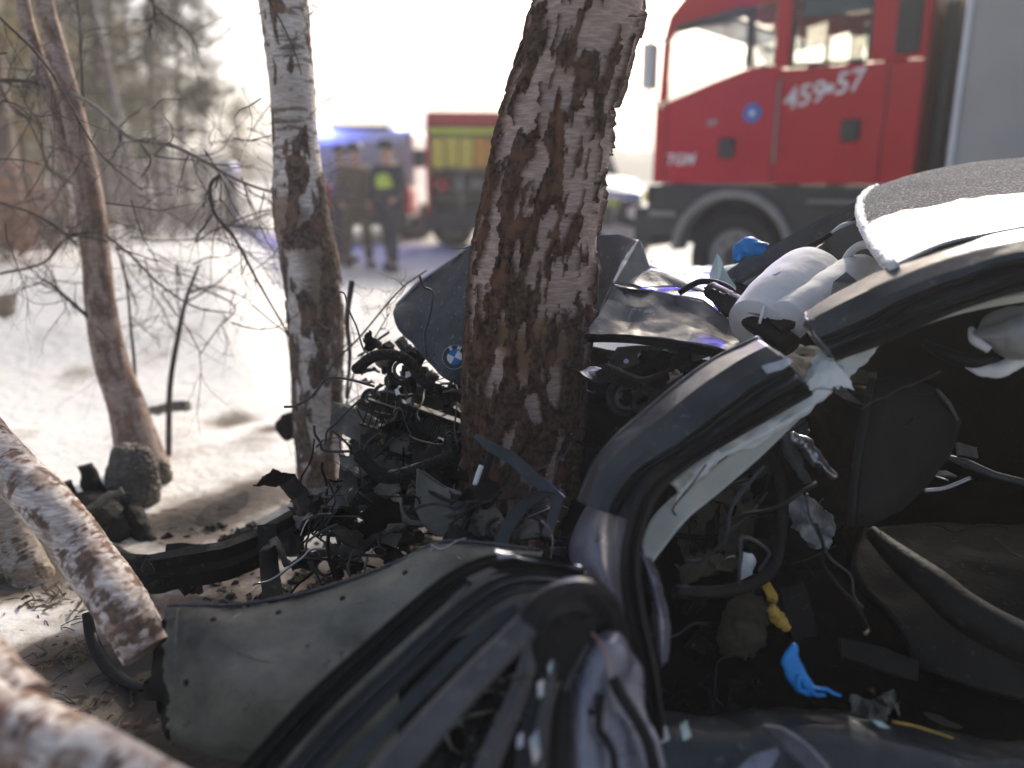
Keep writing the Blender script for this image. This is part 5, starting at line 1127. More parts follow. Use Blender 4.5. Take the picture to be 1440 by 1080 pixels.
# --- bulged glossy inner body (aim of the added blue spot)
sheet('inner_wing_bulge', [
    [(868, 655, 2.00), (882, 648, 1.96), (895, 648, 1.95), (905, 655, 1.97)],
    [(836, 695, 1.94), (856, 688, 1.88), (876, 690, 1.86), (895, 700, 1.89)],
    [(806, 745, 1.86), (832, 735, 1.78), (856, 738, 1.76), (886, 748, 1.80)],
    [(800, 785, 1.80), (832, 778, 1.69), (856, 782, 1.67), (884, 792, 1.72)],
    [(822, 815, 1.72), (844, 814, 1.62), (862, 820, 1.60), (885, 830, 1.65)],
    [(848, 846, 1.65), (858, 846, 1.58), (872, 850, 1.56), (890, 860, 1.6)],
    [(858, 885, 1.58), (868, 888, 1.53), (880, 890, 1.52), (897, 894, 1.55)],
    [(862, 930, 1.53), (877, 930, 1.49), (893, 935, 1.48), (908, 942, 1.52)],
    [(880, 965, 1.52), (890, 968, 1.48), (900, 972, 1.48), (912, 975, 1.51)]], M['bulge'], car, 40, 80, .004, 6, .003, ridge=.003, rfreq=5, seed=30)
sheet('lower_body_fold', [
    [(835, 895, 1.47), (850, 886, 1.44), (872, 890, 1.43), (885, 915, 1.46)],
    [(815, 920, 1.44), (838, 908, 1.40), (872, 915, 1.40), (900, 940, 1.44)],
    [(803, 950, 1.42), (825, 945, 1.37), (862, 950, 1.38), (905, 975, 1.42)],
    [(797, 985, 1.39), (818, 985, 1.34), (858, 990, 1.35), (912, 1010, 1.39)],
    [(795, 1030, 1.36), (815, 1032, 1.31), (858, 1035, 1.32), (930, 1045, 1.36)],
    [(795, 1110, 1.30), (815, 1110, 1.26), (860, 1112, 1.27), (950, 1115, 1.31)]], M['bluegrey'], car, 40, 60, .008, 7, .003, ridge=.006, rfreq=5, seed=33)
tube('cable', [(845, 975, 1.34), (843, 1000, 1.32), (842, 1025, 1.30), (852, 1040, 1.30), (862, 1060, 1.29), (868, 1110, 1.25)], .008, M['rubber'], car, jit=.1)
tube('cable', [(862, 955, 1.35), (878, 985, 1.34), (900, 1020, 1.33), (915, 1055, 1.31), (925, 1115, 1.28)], .012, M['rubber'], car, jit=.08)
tube('thin_wire', [(826, 886, 1.42), (842, 900, 1.39), (852, 920, 1.37), (858, 940, 1.36), (860, 955, 1.35)], .0022, M['redwire'], car, sides=6)
tube('cable', [(840, 1000, 1.30), (833, 1002, 1.3), (828, 1000, 1.3)], .006, M['rubber'], car, n=8)
sheet('side_reflector_fold', [[(898, 770, 1.66), (905, 780, 1.62), (915, 785, 1.66)], [(912, 820, 1.62), (922, 830, 1.58), (935, 830, 1.63)], [(918, 880, 1.58), (930, 880, 1.55), (943, 880, 1.6)], [(925, 940, 1.55), (932, 935, 1.53), (940, 930, 1.56)]], M['bluegrey'], car, 16, 40, .005, 12, .003, ridge=.004, rfreq=16)

# --- crumpled front end
fold('bumper_beam', [(172, 800, 2.45), (225, 804, 2.42), (290, 792, 2.42), (350, 775, 2.5), (410, 742, 2.62), (470, 700, 2.78), (530, 668, 2.9)], 'plastic', [1, 1.2, 1.25, 1.2, 1.05, 1, .9], 80, [(-.05, -.03), (.05, -.03), (.055, .01), (.02, .025), (.0, .012), (-.03, .028), (-.05, .005)], amp=.008, label='long sooty bumper beam reaching out over the snow')
fold('bumper_cover', [(235, 770, 2.75), (330, 772, 2.7), (390, 750, 2.75), (440, 722, 2.85), (480, 690, 2.95)], 'plastic', [.3, .5, .7, .8, .8], 60, [(-.05, -.02), (.05, -.02), (.05, .01), (0, .02), (-.05, .01)], amp=.01)
fold('beam_upright', [(375, 740, 2.5), (378, 790, 2.4), (385, 850, 2.2)], 'plastic', [1, 1, 1], 20, [(-.03, -.015), (.03, -.015), (.03, .015), (-.03, .015)])
fold('beam_upright', [(470, 690, 2.7), (480, 740, 2.6), (500, 800, 2.4)], 'blackmetal', [.8, 1, 1], 20, [(-.03, -.015), (.03, -.015), (.03, .015), (-.03, .015)])
tube('wheel_arch_lip', [(122, 862, 2.2), (130, 900, 2.15), (150, 936, 2.08), (176, 958, 2.02), (204, 968, 1.98)], [.014, .018, .02, .018, .014], M['rubber'], car, n=30, flat=.6)
lamp = plate('lamp_housing', [(474, 566, 2.72), (500, 574, 2.7), (531, 590, 2.66), (526, 612, 2.64), (520, 628, 2.62), (500, 618, 2.64), (466, 604, 2.7)], M['lampgrey'], car, .05, .006, 20, 3, jag=.004, label='dirty grey ribbed lamp housing')
for k in range(5):
    a = k/5.; tube('housing_rib', [(474-1.5*k+2, 572+7*k, 2.685-.006*k), (500, 582+7*k, 2.665-.006*k), (527-k, 594+7*k, 2.63-.006*k)], .003, M['lampgrey'], lamp, n=8, sides=6)
plate('casting_piece', [(547, 610, 2.64), (560, 606, 2.64), (576, 618, 2.62), (574, 640, 2.6), (556, 636, 2.6), (542, 630, 2.62)], M['lampgrey'], car, .03, .008, 25, 2)
plate('casting_piece', [(519, 645, 2.6), (545, 648, 2.6), (570, 652, 2.58), (578, 662, 2.55), (552, 672, 2.55), (545, 664, 2.56), (520, 660, 2.58)], M['lampgrey'], car, .02, .01, 25, 2)
plate('splash_guard', [(586, 661, 2.2), (600, 668, 2.2), (630, 688, 2.18), (650, 697, 2.16), (648, 730, 2.1), (636, 758, 2.05), (612, 756, 2.05), (592, 738, 2.08), (582, 715, 2.12)], M['fender'], car, .005, .02, 8, 3, smooth=True, label='curved grey plastic guard in front of the trunk')
tube('guard_edge', [(586, 660, 2.2), (600, 667, 2.2), (630, 688, 2.17), (651, 698, 2.15)], .0035, M['greybar'], car, n=20)
plate('torn_metal_tongue', [(540, 720, 2.3), (552, 692, 2.32), (566, 700, 2.3), (572, 740, 2.25), (556, 770, 2.2), (535, 760, 2.22)], M['fender'], car, .005, .02, 14, 2, jag=.004)
plate('torn_metal_tongue', [(476, 640, 2.6), (500, 652, 2.6), (506, 700, 2.5), (492, 722, 2.45), (478, 690, 2.5)], M['fender'], car, .005, .03, 14, 2, jag=.004)
strip('hose', [(668, 612, 2.16), (690, 628, 2.13), (720, 645, 2.10), (745, 668, 2.06), (768, 686, 2.02), (790, 706, 1.98)], [(-.018, -.004), (.018, -.004), (.016, .004), (-.016, .004)], M['hose'], car, 40, widths=[.4, .8, 1, 1, 1, .9], label='flat blue grey strap across the foot of the trunk')
strip('hose', [(770, 692, 2.0), (745, 704, 1.99), (725, 725, 1.96), (712, 745, 1.93), (700, 775, 1.9)], [(-.018, -.004), (.018, -.004), (.016, .004), (-.016, .004)], M['hose'], car, 40, widths=[.7, .9, 1, 1, 1])
strip('hose', [(785, 700, 1.98), (778, 725, 1.95), (768, 755, 1.9)], [(-.018, -.005), (.018, -.005), (.016, .005), (-.016, .005)], M['hose'], car, 24, widths=[.9, .8, .8])
rod = tube('black_rod', [(690, 638, 2.14), (672, 690, 2.08), (655, 735, 2.02), (645, 768, 1.98)], .012, M['rubber'], car)
tube('white_sleeve', [(677, 655, 2.095), (671, 672, 2.075), (668, 682, 2.065)], .0075, M['white'], rod, n=8)
tube('white_sleeve', [(662, 694, 2.045), (657, 706, 2.03)], .0065, M['silver'], rod, n=8)
for k in range(9):
    u = random.uniform(665, 760); v = random.uniform(600, 665)
    p = Q(u, v, 2.34)
random.seed(66)
for k in range(16):                                              # torn skin hanging on the beam
    t_ = k/16; u_ = 185 + 300*t_; v_ = 800 - 95*max(0, t_-.25)/.75 + random.uniform(-14, 18); y_ = 2.38 + .35*t_; w_ = random.uniform(18, 40)
    plate('torn_skin', [(u_, v_, y_), (u_+w_*.5, v_-random.uniform(8, 18), y_+.03), (u_+w_, v_-random.uniform(0, 10), y_), (u_+w_*.9, v_+random.uniform(6, 16), y_-.04), (u_+w_*.3, v_+random.uniform(8, 20), y_-.04)], M[random.choice(['plastic', 'blackmetal', 'fender', 'char'])], car, .003, .05, 16, 3, jag=.012, seed=k)
# heaps of mangled engine-bay pieces
random.seed(21)
def clutter(n, ub, vb, yb, mats_, size=(.03, .09), inside=None):
    k = 0
    while k < n:
        u = random.uniform(*ub); v = random.uniform(*vb)
        if inside and not inside(u, v): continue
        y = yb[0] + (yb[1]-yb[0])*random.random(); c = Q(u, v, y); m_ = M[random.choice(mats_)]; s = random.uniform(*size); typ = random.random()
        R_ = Matrix.Rotation(random.uniform(0, 6.28), 3, Vector((random.gauss(0, 1), random.gauss(0, 1), random.gauss(0, 1))))
        if typ < .42:
            pts = [c + R_ @ Vector((t_*s*1.6, random.gauss(0, .22)*s, random.gauss(0, .22)*s)) for t_ in (-1.3, -.5, .3, 1.4)]
            MB().tube(crpath(pts, 16), s*random.uniform(.04, .13), 8, flat=random.uniform(.5, 1)).build('broken_hose', m_, car, smooth=True)
        elif typ < .80:
            g = [[c + R_ @ Vector((x*s, y_*s, 1.1*s*noise.noise(Vector((x*1.3+k, y_*1.3, 1))))) for x in (-1, -.3, .4, 1)] for y_ in (-.6, -.1, .5)]
            sheet('bent_bracket', g, m_, car, 16, 11, .006, 20, .0025, jag=.010, seed=k, linear=True, sharp=20)
        elif typ < .92:
            mb = MB(); mb.box((0, 0, 0), (s*1.3, s*.7, s*.5)); mb.box((s*.3, 0, s*.3), (s*.4, s*.5, s*.3)); mb.box((-s*.4, 0, s*.28), (s*.12, s*.68, s*.14)); mb.box((-s*.15, 0, s*.28), (s*.08, s*.68, s*.14)); mb.tube([Vector((s*.5, 0, 0)), Vector((s*.9, 0, .1*s))], s*.15, 10)
            mb.v = [c + R_ @ (q + Vector(noise.noise_vector(q*30+Vector((k, 0, 0))))*.006) for q in mb.v]
            mb.build('broken_housing', m_, car, bevel=.002)
        else:
            mb = MB(); mb.tube([Vector((0, 0, -s*.3)), Vector((0, 0, -s*.1)), Vector((0, 0, s*.1)), Vector((0, 0, s*.35))], [s*.3, s*.45, s*.42, s*.2], 14); mb.v = [c + R_ @ q for q in mb.v]
            mb.build('engine_fitting', m_, car, bevel=.002)
        k += 1
dk = ['plastic', 'plastic', 'blackmetal', 'rubber', 'interior', 'blackmetal', 'fender', 'hose']
def wires(n, ub, vb, yb, L, r=(.0015, .005)):
    for k in range(n):
        u, v, y = random.uniform(*ub), random.uniform(*vb), random.uniform(*yb); q = Q(u, v, y); pts = [q]; e = Vector((random.gauss(0, 1), random.gauss(0, .4), random.gauss(0, 1))).normalized()
        for s_ in range(6):
            e = (e + Vector((random.gauss(0, .5), random.gauss(0, .3), random.gauss(-.05, .5)))).normalized(); q = q + e*L*random.uniform(.1, .25); pts.append(q)
        MB().tube(crpath(pts, 28), random.uniform(*r), 6).build('loose_wire', M[random.choice(['rubber', 'rubber', 'plastic', 'hose', 'silver', 'greybar'])], car, smooth=True)
wires(26, (480, 660), (500, 700), (2.4, 2.75), .3)
wires(16, (380, 640), (700, 800), (2.1, 2.4), .25)
wires(12, (650, 800), (690, 780), (1.85, 2.05), .2, (.0012, .004))
wires(16, (950, 1150), (640, 950), (1.8, 2.2), .3)
wires(10, (1150, 1430), (560, 1000), (1.8, 2.3), .25, (.001, .003))
clutter(46, (510, 660), (478, 640), (2.62, 2.95), dk, (.025, .07), lambda u, v: v > 470 + max(0, (600-u))*.15 and not (v < 540 and u > 585 and v < 470 + (u-560)*.9))
clutter(30, (480, 660), (600, 700), (2.45, 2.85), dk + ['fender'], (.03, .08))
clutter(36, (400, 640), (690, 800), (2.1, 2.6), dk + ['fender', 'blackmetal', 'dirtclod'], (.03, .09), lambda u, v: v < 1120-u*.62 + 20)
clutter(16, (650, 800), (690, 775), (1.9, 2.15), dk, (.03, .07))
clutter(24, (820, 1000), (505, 640), (2.2, 2.6), ['plastic', 'interior', 'blackmetal'], (.04, .09))
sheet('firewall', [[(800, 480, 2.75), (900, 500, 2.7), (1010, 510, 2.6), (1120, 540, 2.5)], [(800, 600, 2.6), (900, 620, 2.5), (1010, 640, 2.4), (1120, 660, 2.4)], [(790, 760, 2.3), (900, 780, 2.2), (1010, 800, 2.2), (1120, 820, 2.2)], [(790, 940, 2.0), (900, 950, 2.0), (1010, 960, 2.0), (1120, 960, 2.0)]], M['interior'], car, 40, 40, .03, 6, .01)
sheet('front_bulkhead', [[(500, 560, 3.0), (580, 540, 3.0), (660, 545, 2.95), (820, 500, 2.9)], [(490, 640, 2.95), (580, 640, 2.9), (660, 640, 2.85), (820, 620, 2.8)], [(520, 740, 2.75), (580, 740, 2.7), (660, 740, 2.6), (820, 740, 2.5)]], M['blackmetal'], car, 40, 30, .03, 7, .01, jag=.02)
for k in range(7): plate('shiny_scrap', [(u0, v0, y0), (u0+random.uniform(3, 8), v0+random.uniform(-5, 3), y0), (u0+random.uniform(4, 9), v0+random.uniform(3, 7), y0-.01), (u0+random.uniform(-2, 4), v0+random.uniform(6, 11), y0-.01)], M['silver' if k % 2 else 'white'], car, .003, .004, 30, 1) if [globals().update(u0=random.uniform(530, 620), v0=random.uniform(495, 570), y0=2.6)] else None

random.seed(123)
for k, (u, v, y, w_) in enumerate([(500, 660, 2.55, 46), (545, 690, 2.4, 40), (600, 640, 2.5, 44), (470, 700, 2.5, 36), (630, 700, 2.2, 34), (690, 735, 2.0, 40), (740, 745, 1.98, 36), (560, 735, 2.25, 38), (520, 615, 2.6, 30), (655, 745, 2.02, 36), (430, 735, 2.55, 34), (765, 720, 2.05, 30)]):
    h_ = w_*random.uniform(.45, .8); s_ = random.uniform(-12, 12)
    plate('broken_panel', [(u-w_*.5, v-h_*.4+s_*.3, y+.02), (u-w_*.1, v-h_*.55, y+.03), (u+w_*.4, v-h_*.35-s_*.4, y), (u+w_*.5, v+h_*.2, y-.04), (u+w_*.1, v+h_*.5, y-.05), (u-w_*.35, v+h_*.4, y-.03)], M[['lampgrey', 'fender', 'plastic', 'lampgrey', 'greybar', 'fender'][k % 6]], car, random.uniform(.004, .02), .045, 14, 3, jag=.007, seed=k*3)
for k in range(20):
    u, v = random.uniform(960, 1180), random.uniform(590, 960); y = 2.3 - (v-590)/370*.3; w_ = random.uniform(24, 50)
    if u > 1075 and (v > 850 or 660 < v < 800) or (u > 1020 and 740 < v < 900): continue
    h_ = w_*random.uniform(.4, 1.)
    plate('crumpled_trim', [(u-w_*.5, v-h_*.3, y), (u, v-h_*.55, y+.03), (u+w_*.45, v-h_*.2, y), (u+w_*.5, v+h_*.3, y-.03), (u, v+h_*.5, y-.04), (u-w_*.4, v+h_*.35, y-.02)], M[['greybar', 'plastic', 'fender', 'olive', 'plastic', 'blackmetal'][k % 6]], car, .004, .07, 13, 3, jag=.008, seed=k*5+1)
rad = MB(); c0 = Q(600, 612, 2.66)
RM = Matrix.Rotation(.45, 3, 'Y') @ Matrix.Rotation(.3, 3, 'Z')
core = MB().box(c0, (.26, .03, .15), RM).build('radiator_core', M['blackmetal'], car, bevel=.004)
for k in range(26): rad.box(c0 + RM @ Vector((-.115+.0092*k, -.019, 0)), (.0022, .012, .135), RM)
rad.build('radiator_fins', M['lampgrey'], core, kind='stuff')
for s_ in (-1, 1): MB().box(c0 + RM @ Vector((0, -.01, s_*.082)), (.28, .05, .022), RM).build('radiator_tank', M['plastic'], core, bevel=.005)
for (u, v, y, r_, nn) in ((566, 520, 2.62, .045, (.3, -1, .2)), (520, 560, 2.74, .03, (-.4, -1, .5)), (880, 560, 2.3, .05, (.2, -1, .3)), (700, 745, 1.95, .028, (.1, -.7, .7))):
    torus('pulley_rim', Q(u, v, y), r_, r_*.22, M['blackmetal'], nn); torus('pulley_groove', Q(u, v, y), r_*.62, r_*.14, M['greybar'], nn)
for pts, r_ in (([(500, 520, 2.66), (530, 500, 2.6), (570, 505, 2.58), (600, 540, 2.58), (650, 560, 2.56)], .017), ([(505, 640, 2.5), (540, 670, 2.4), (590, 660, 2.35), (640, 640, 2.35)], .02), ([(850, 520, 2.3), (900, 540, 2.25), (940, 530, 2.25)], .02), ([(480, 730, 2.45), (540, 760, 2.3), (590, 755, 2.2)], .016)):
    P = crpath([Q(*p) for p in pts], 90); MB().tube(P, [r_*(1+.16*(k % 2)) for k in range(90)], 12).build('corrugated_hose', M['plastic'], car)
gp = MB(); g0 = Q(540, 588, 2.58); RM = Matrix.Rotation(.35, 3, 'Y')
for k in range(7): gp.box(g0 + RM @ Vector((-.06+.02*k, 0, 0)), (.004, .02, .09), RM)
for s_ in (-1, 1): gp.box(g0 + RM @ Vector((0, 0, s_*.045)), (.14, .022, .006), RM)
gp.build('grille_piece', M['plastic'], car, kind='stuff')
# --- cabin
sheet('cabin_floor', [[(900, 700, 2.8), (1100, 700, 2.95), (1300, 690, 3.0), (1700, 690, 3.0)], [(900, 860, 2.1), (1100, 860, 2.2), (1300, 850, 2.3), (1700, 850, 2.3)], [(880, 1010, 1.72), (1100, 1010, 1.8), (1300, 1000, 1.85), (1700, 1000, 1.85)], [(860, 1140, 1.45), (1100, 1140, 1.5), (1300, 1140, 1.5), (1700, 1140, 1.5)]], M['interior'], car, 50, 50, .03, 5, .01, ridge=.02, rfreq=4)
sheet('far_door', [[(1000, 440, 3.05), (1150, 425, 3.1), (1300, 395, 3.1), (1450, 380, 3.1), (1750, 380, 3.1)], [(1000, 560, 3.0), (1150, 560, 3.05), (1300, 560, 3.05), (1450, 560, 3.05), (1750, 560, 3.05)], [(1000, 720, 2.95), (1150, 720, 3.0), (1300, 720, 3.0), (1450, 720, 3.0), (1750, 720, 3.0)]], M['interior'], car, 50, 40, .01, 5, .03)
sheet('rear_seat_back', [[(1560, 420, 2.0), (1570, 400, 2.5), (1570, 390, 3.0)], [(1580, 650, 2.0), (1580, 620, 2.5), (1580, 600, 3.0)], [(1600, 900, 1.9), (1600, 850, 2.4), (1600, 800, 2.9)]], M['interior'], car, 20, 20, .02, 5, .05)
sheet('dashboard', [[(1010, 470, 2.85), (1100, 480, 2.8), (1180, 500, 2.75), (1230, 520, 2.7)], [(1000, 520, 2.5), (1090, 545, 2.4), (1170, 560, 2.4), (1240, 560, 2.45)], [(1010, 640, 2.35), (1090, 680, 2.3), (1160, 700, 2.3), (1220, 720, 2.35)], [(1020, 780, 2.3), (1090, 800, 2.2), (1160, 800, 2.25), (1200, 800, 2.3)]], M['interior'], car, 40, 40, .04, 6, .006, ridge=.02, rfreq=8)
# dark padded panel
plate('door_pad', [(1232, 533, 2.02), (1262, 528, 2.04), (1312, 545, 2.08), (1334, 570, 2.1), (1346, 592, 2.1), (1330, 640, 2.06), (1300, 682, 2.0), (1262, 718, 1.94), (1215, 740, 1.88), (1198, 738, 1.88), (1206, 660, 1.92), (1218, 590, 1.97)], M['padplastic'], car, .02, .006, 6, 2, smooth=True)
tube('pad_piping', [(1226, 532, 1.99), (1214, 595, 1.94), (1203, 660, 1.9), (1196, 740, 1.86)], .009, M['rubber'], car)
tube('pad_piping', [(1318, 548, 2.05), (1334, 568, 2.07), (1346, 590, 2.07)], [.004, .007, .004], M['greybar'], car)
tube('stitch_line', [(1232, 560, 1.985), (1270, 556, 2.0), (1312, 552, 2.03)], .0016, M['rubber'], car, sides=5)
plate('metal_tab', [(1160, 518, 2.1), (1215, 522, 2.1), (1232, 530, 2.08), (1230, 542, 2.06), (1170, 538, 2.08)], M['olive'], car, .01, .004, 10, 1)
plate('metal_tab', [(1222, 524, 2.05), (1232, 524, 2.05), (1232, 536, 2.04), (1222, 536, 2.04)], M['lampgrey'], car, .01, 0, 10, 1)
plate('folded_trim', [(1170, 540, 2.0), (1190, 548, 2.0), (1215, 570, 2.02), (1190, 562, 2.0), (1172, 552, 1.98)], M['greybar'], car, .004, .006, 20, 2)
blob_tube('crumpled_reflective_duct', [(1112, 612, 2.2), (1130, 625, 2.2), (1150, 648, 2.18), (1175, 672, 2.16)], [.012, .022, .02, .006], M['silver'], amp=.01, freq=30)
blob_tube('torn_duct', [(1095, 595, 2.25), (1115, 640, 2.2), (1135, 680, 2.15)], [.02, .02, .012], M['greybar'], amp=.008, freq=25)
tube('wiring_loom', [(1085, 640, 2.2), (1100, 690, 2.1), (1098, 750, 2.0), (1085, 800, 1.92), (1050, 825, 1.86), (1000, 833, 1.8), (950, 832, 1.75)], .016, M['rubber'], car, n=60, label='thick black loom curling through the cabin')
plate('crumpled_foil', [(1112, 715, 2.1), (1125, 690, 2.12), (1138, 700, 2.1), (1152, 715, 2.1), (1172, 722, 2.08), (1176, 745, 2.06), (1165, 772, 2.02), (1140, 768, 2.0), (1125, 750, 2.02), (1110, 740, 2.06)], M['paper'], car, .004, .05, 22, 3, jag=.006)
plate('torn_paper', [(1045, 776, 1.95), (1056, 778, 1.95), (1064, 790, 1.94), (1058, 808, 1.92), (1042, 815, 1.92), (1043, 795, 1.94)], M['white'], car, .002, .015, 30, 2)
plate('yellow_connector', [(1070, 820, 1.93), (1080, 814, 1.93), (1094, 838, 1.9), (1092, 846, 1.89), (1080, 842, 1.9)], M['yellow'], car, .018, .006, 30, 2)
blob_tube('yellow_connector', [(1082, 855, 1.88), (1095, 870, 1.87), (1108, 884, 1.86)], [.012, .018, .008], M['yellow'], amp=.01, freq=40)
sheet('torn_insulation', [[(1040, 835, 2.0), (1065, 830, 2.0), (1085, 850, 1.95)], [(1012, 870, 1.95), (1045, 870, 1.9), (1078, 890, 1.9)], [(1020, 920, 1.9), (1045, 925, 1.85), (1068, 915, 1.88)]], M['olive'], car, 26, 30, .03, 14, .006, jag=.02)
sheet('torn_insulation', [[(960, 660, 2.3), (1000, 650, 2.3), (1050, 660, 2.25)], [(955, 730, 2.2), (1005, 720, 2.15), (1060, 730, 2.15)], [(965, 800, 2.1), (1010, 800, 2.05), (1050, 800, 2.1)]], M['olive'], car, 26, 30, .04, 10, .006, jag=.02, seed=4)
plate('grey_control_box', [(1095, 828, 2.0), (1125, 822, 2.02), (1140, 860, 1.98), (1145, 895, 1.95), (1112, 898, 1.93), (1100, 868, 1.96)], M['plastic'], car, .03, .006, 12, 2)
clutter(34, (950, 1130), (680, 960), (1.9, 2.3), ['interior', 'plastic', 'blackmetal', 'olive', 'rubber'], (.03, .08), lambda u, v: not (u > 1075 and v > 860))
clutter(12, (1150, 1430), (560, 720), (2.4, 2.8), ['interior', 'plastic', 'greybar'], (.03, .08))
clutter(20, (570, 720), (930, 1075), (1.36, 1.48), ['interior', 'plastic', 'fender', 'blackmetal'], (.02, .05), lambda u, v: v > 1640-u)
wires(7, (640, 860), (930, 1070), (1.3, 1.42), .10, (.0008, .002))
# seat, tunnel and sill
sheet('seat_cushion', [[(1215, 742, 2.3), (1300, 740, 2.4), (1400, 740, 2.4), (1560, 740, 2.4)], [(1200, 800, 2.1), (1300, 800, 2.15), (1400, 800, 2.15), (1560, 800, 2.15)], [(1260, 880, 1.92), (1340, 890, 1.95), (1440, 900, 1.95), (1560, 905, 1.95)], [(1290, 940, 1.9), (1350, 960, 1.85), (1440, 985, 1.85), (1560, 990, 1.85)]], M['seatleather'], car, 50, 40, .008, 6, .02, ridge=.008, rfreq=4)
tube('seat_bolster', [(1225, 748, 2.1), (1262, 782, 2.0), (1310, 820, 1.9), (1360, 862, 1.82), (1440, 905, 1.75), (1560, 950, 1.7)], [.02, .035, .045, .05, .05, .05], M['seatleather'], car, n=50, sides=16)
plate('seat_side_trim', [(1180, 898, 1.8), (1240, 910, 1.8), (1292, 930, 1.8), (1290, 958, 1.78), (1240, 944, 1.76), (1185, 925, 1.76)], M['padplastic'], car, .01, .004, 9, 1)
tube('belt_buckle_stalk', [(1325, 640, 2.3), (1360, 652, 2.25), (1400, 668, 2.2), (1450, 680, 2.2)], [.006, .014, .01, .01], M['greybar'], car)
plate('buckle', [(1345, 622, 2.3), (1372, 630, 2.3), (1374, 645, 2.28), (1348, 640, 2.28)], M['lampgrey'], car, .012, 0, 9, 1)
plate('seat_lever', [(1316, 662, 2.25), (1330, 662, 2.25), (1346, 670, 2.22), (1318, 668, 2.24)], M['silver'], car, .006, .002, 9, 1)
tube('seat_rail', [(1300, 690, 2.2), (1330, 686, 2.2), (1365, 672, 2.2)], .006, M['silver'], car)
SL = [
    [(930, 1000, 1.60), (1010, 1003, 1.64), (1080, 990, 1.66), (1200, 1002, 1.68), (1320, 1022, 1.7), (1460, 1050, 1.7)],
    [(930, 1020, 1.52), (1010, 1020, 1.55), (1080, 1005, 1.57), (1200, 1018, 1.58), (1320, 1040, 1.6), (1460, 1065, 1.6)],
    [(930, 1048, 1.47), (1010, 1045, 1.49), (1080, 1035, 1.5), (1200, 1045, 1.52), (1320, 1065, 1.54), (1460, 1085, 1.55)],
    [(930, 1100, 1.42), (1010, 1100, 1.43), (1080, 1100, 1.45), (1200, 1110, 1.46), (1320, 1120, 1.48), (1460, 1130, 1.5)]]
sheet('door_sill', SL, M['pillar'], car, 80, 40, .01, 6, .003, ridge=.01, rfreq=5, seed=41)
sheet('sill_fold', [[(1070, 1022, 1.46), (1088, 1035, 1.46), (1110, 1060, 1.44), (1140, 1085, 1.42)], [(1074, 1020, 1.44), (1100, 1025, 1.44), (1140, 1050, 1.42), (1175, 1090, 1.40)]], M['bluegrey'], car, 30, 8, .003, 12, .003)
sheet('sill_fold', [[(1035, 1082, 1.40), (1060, 1062, 1.41), (1090, 1052, 1.42)], [(1030, 1110, 1.37), (1070, 1100, 1.38), (1096, 1060, 1.41)]], M['bluegrey'], car, 20, 10, .004, 12, .003)
plate('metal_scrap', [(956, 1020, 1.45), (966, 1012, 1.45), (972, 1035, 1.44), (960, 1042, 1.43)], M['glass_green'], car, .003, .006, 30, 1)
plate('metal_scrap', [(926, 1026, 1.44), (936, 1022, 1.44), (942, 1040, 1.43), (930, 1046, 1.43)], M['white'], car, .006, .008, 30, 1)
tube('copper_wire', [(1255, 1015, 1.55), (1290, 1022, 1.55), (1340, 1038, 1.55)], .0022, M['yellow'], car, sides=5)
plate('clear_shard', [(1225, 1012, 1.52), (1238, 1014, 1.52), (1252, 1024, 1.51), (1238, 1022, 1.51)], M['glass_green'], car, .003, .003, 30, 1)
clutter(14, (930, 1250), (955, 1010), (1.6, 1.85), ['interior', 'plastic', 'fender', 'rubber'], (.02, .05), lambda u, v: not 1070 < u < 1215)
# hanging cloth under the roof at right
sheet('hanging_airbag', [[(1372, 455, 1.98), (1400, 438, 1.98), (1440, 425, 1.96), (1560, 412, 1.95)], [(1368, 470, 1.95), (1400, 470, 1.9), (1440, 460, 1.88), (1560, 450, 1.88)], [(1375, 480, 1.95), (1405, 492, 1.9), (1440, 492, 1.88), (1560, 492, 1.88)], [(1385, 478, 2.0), (1410, 500, 1.96), (1440, 505, 1.95), (1560, 505, 1.95)]], M['fabricgrey'], car, 50, 40, .012, 9, .003, ridge=.018, rfreq=8, seed=50)
blob_tube('hanging_airbag_roll', [(1366, 462, 1.98), (1372, 478, 1.95), (1392, 492, 1.93)], [.006, .012, .01], M['fabric'], amp=.004)
blob_tube('hanging_airbag_roll', [(1362, 512, 2.0), (1385, 520, 1.98), (1412, 516, 1.97), (1450, 505, 1.96)], [.008, .018, .02, .016], M['fabric'], amp=.008, freq=20)
tube('grab_handle', [(1300, 482, 2.05), (1330, 498, 2.0), (1370, 508, 1.98), (1402, 500, 1.98)], [.01, .016, .018, .012], M['rubber'], car)
random.seed(77)
for o in list(COL.objects):
    if o.parent is car: o.matrix_parent_inverse = Matrix.Translation(-car.location)

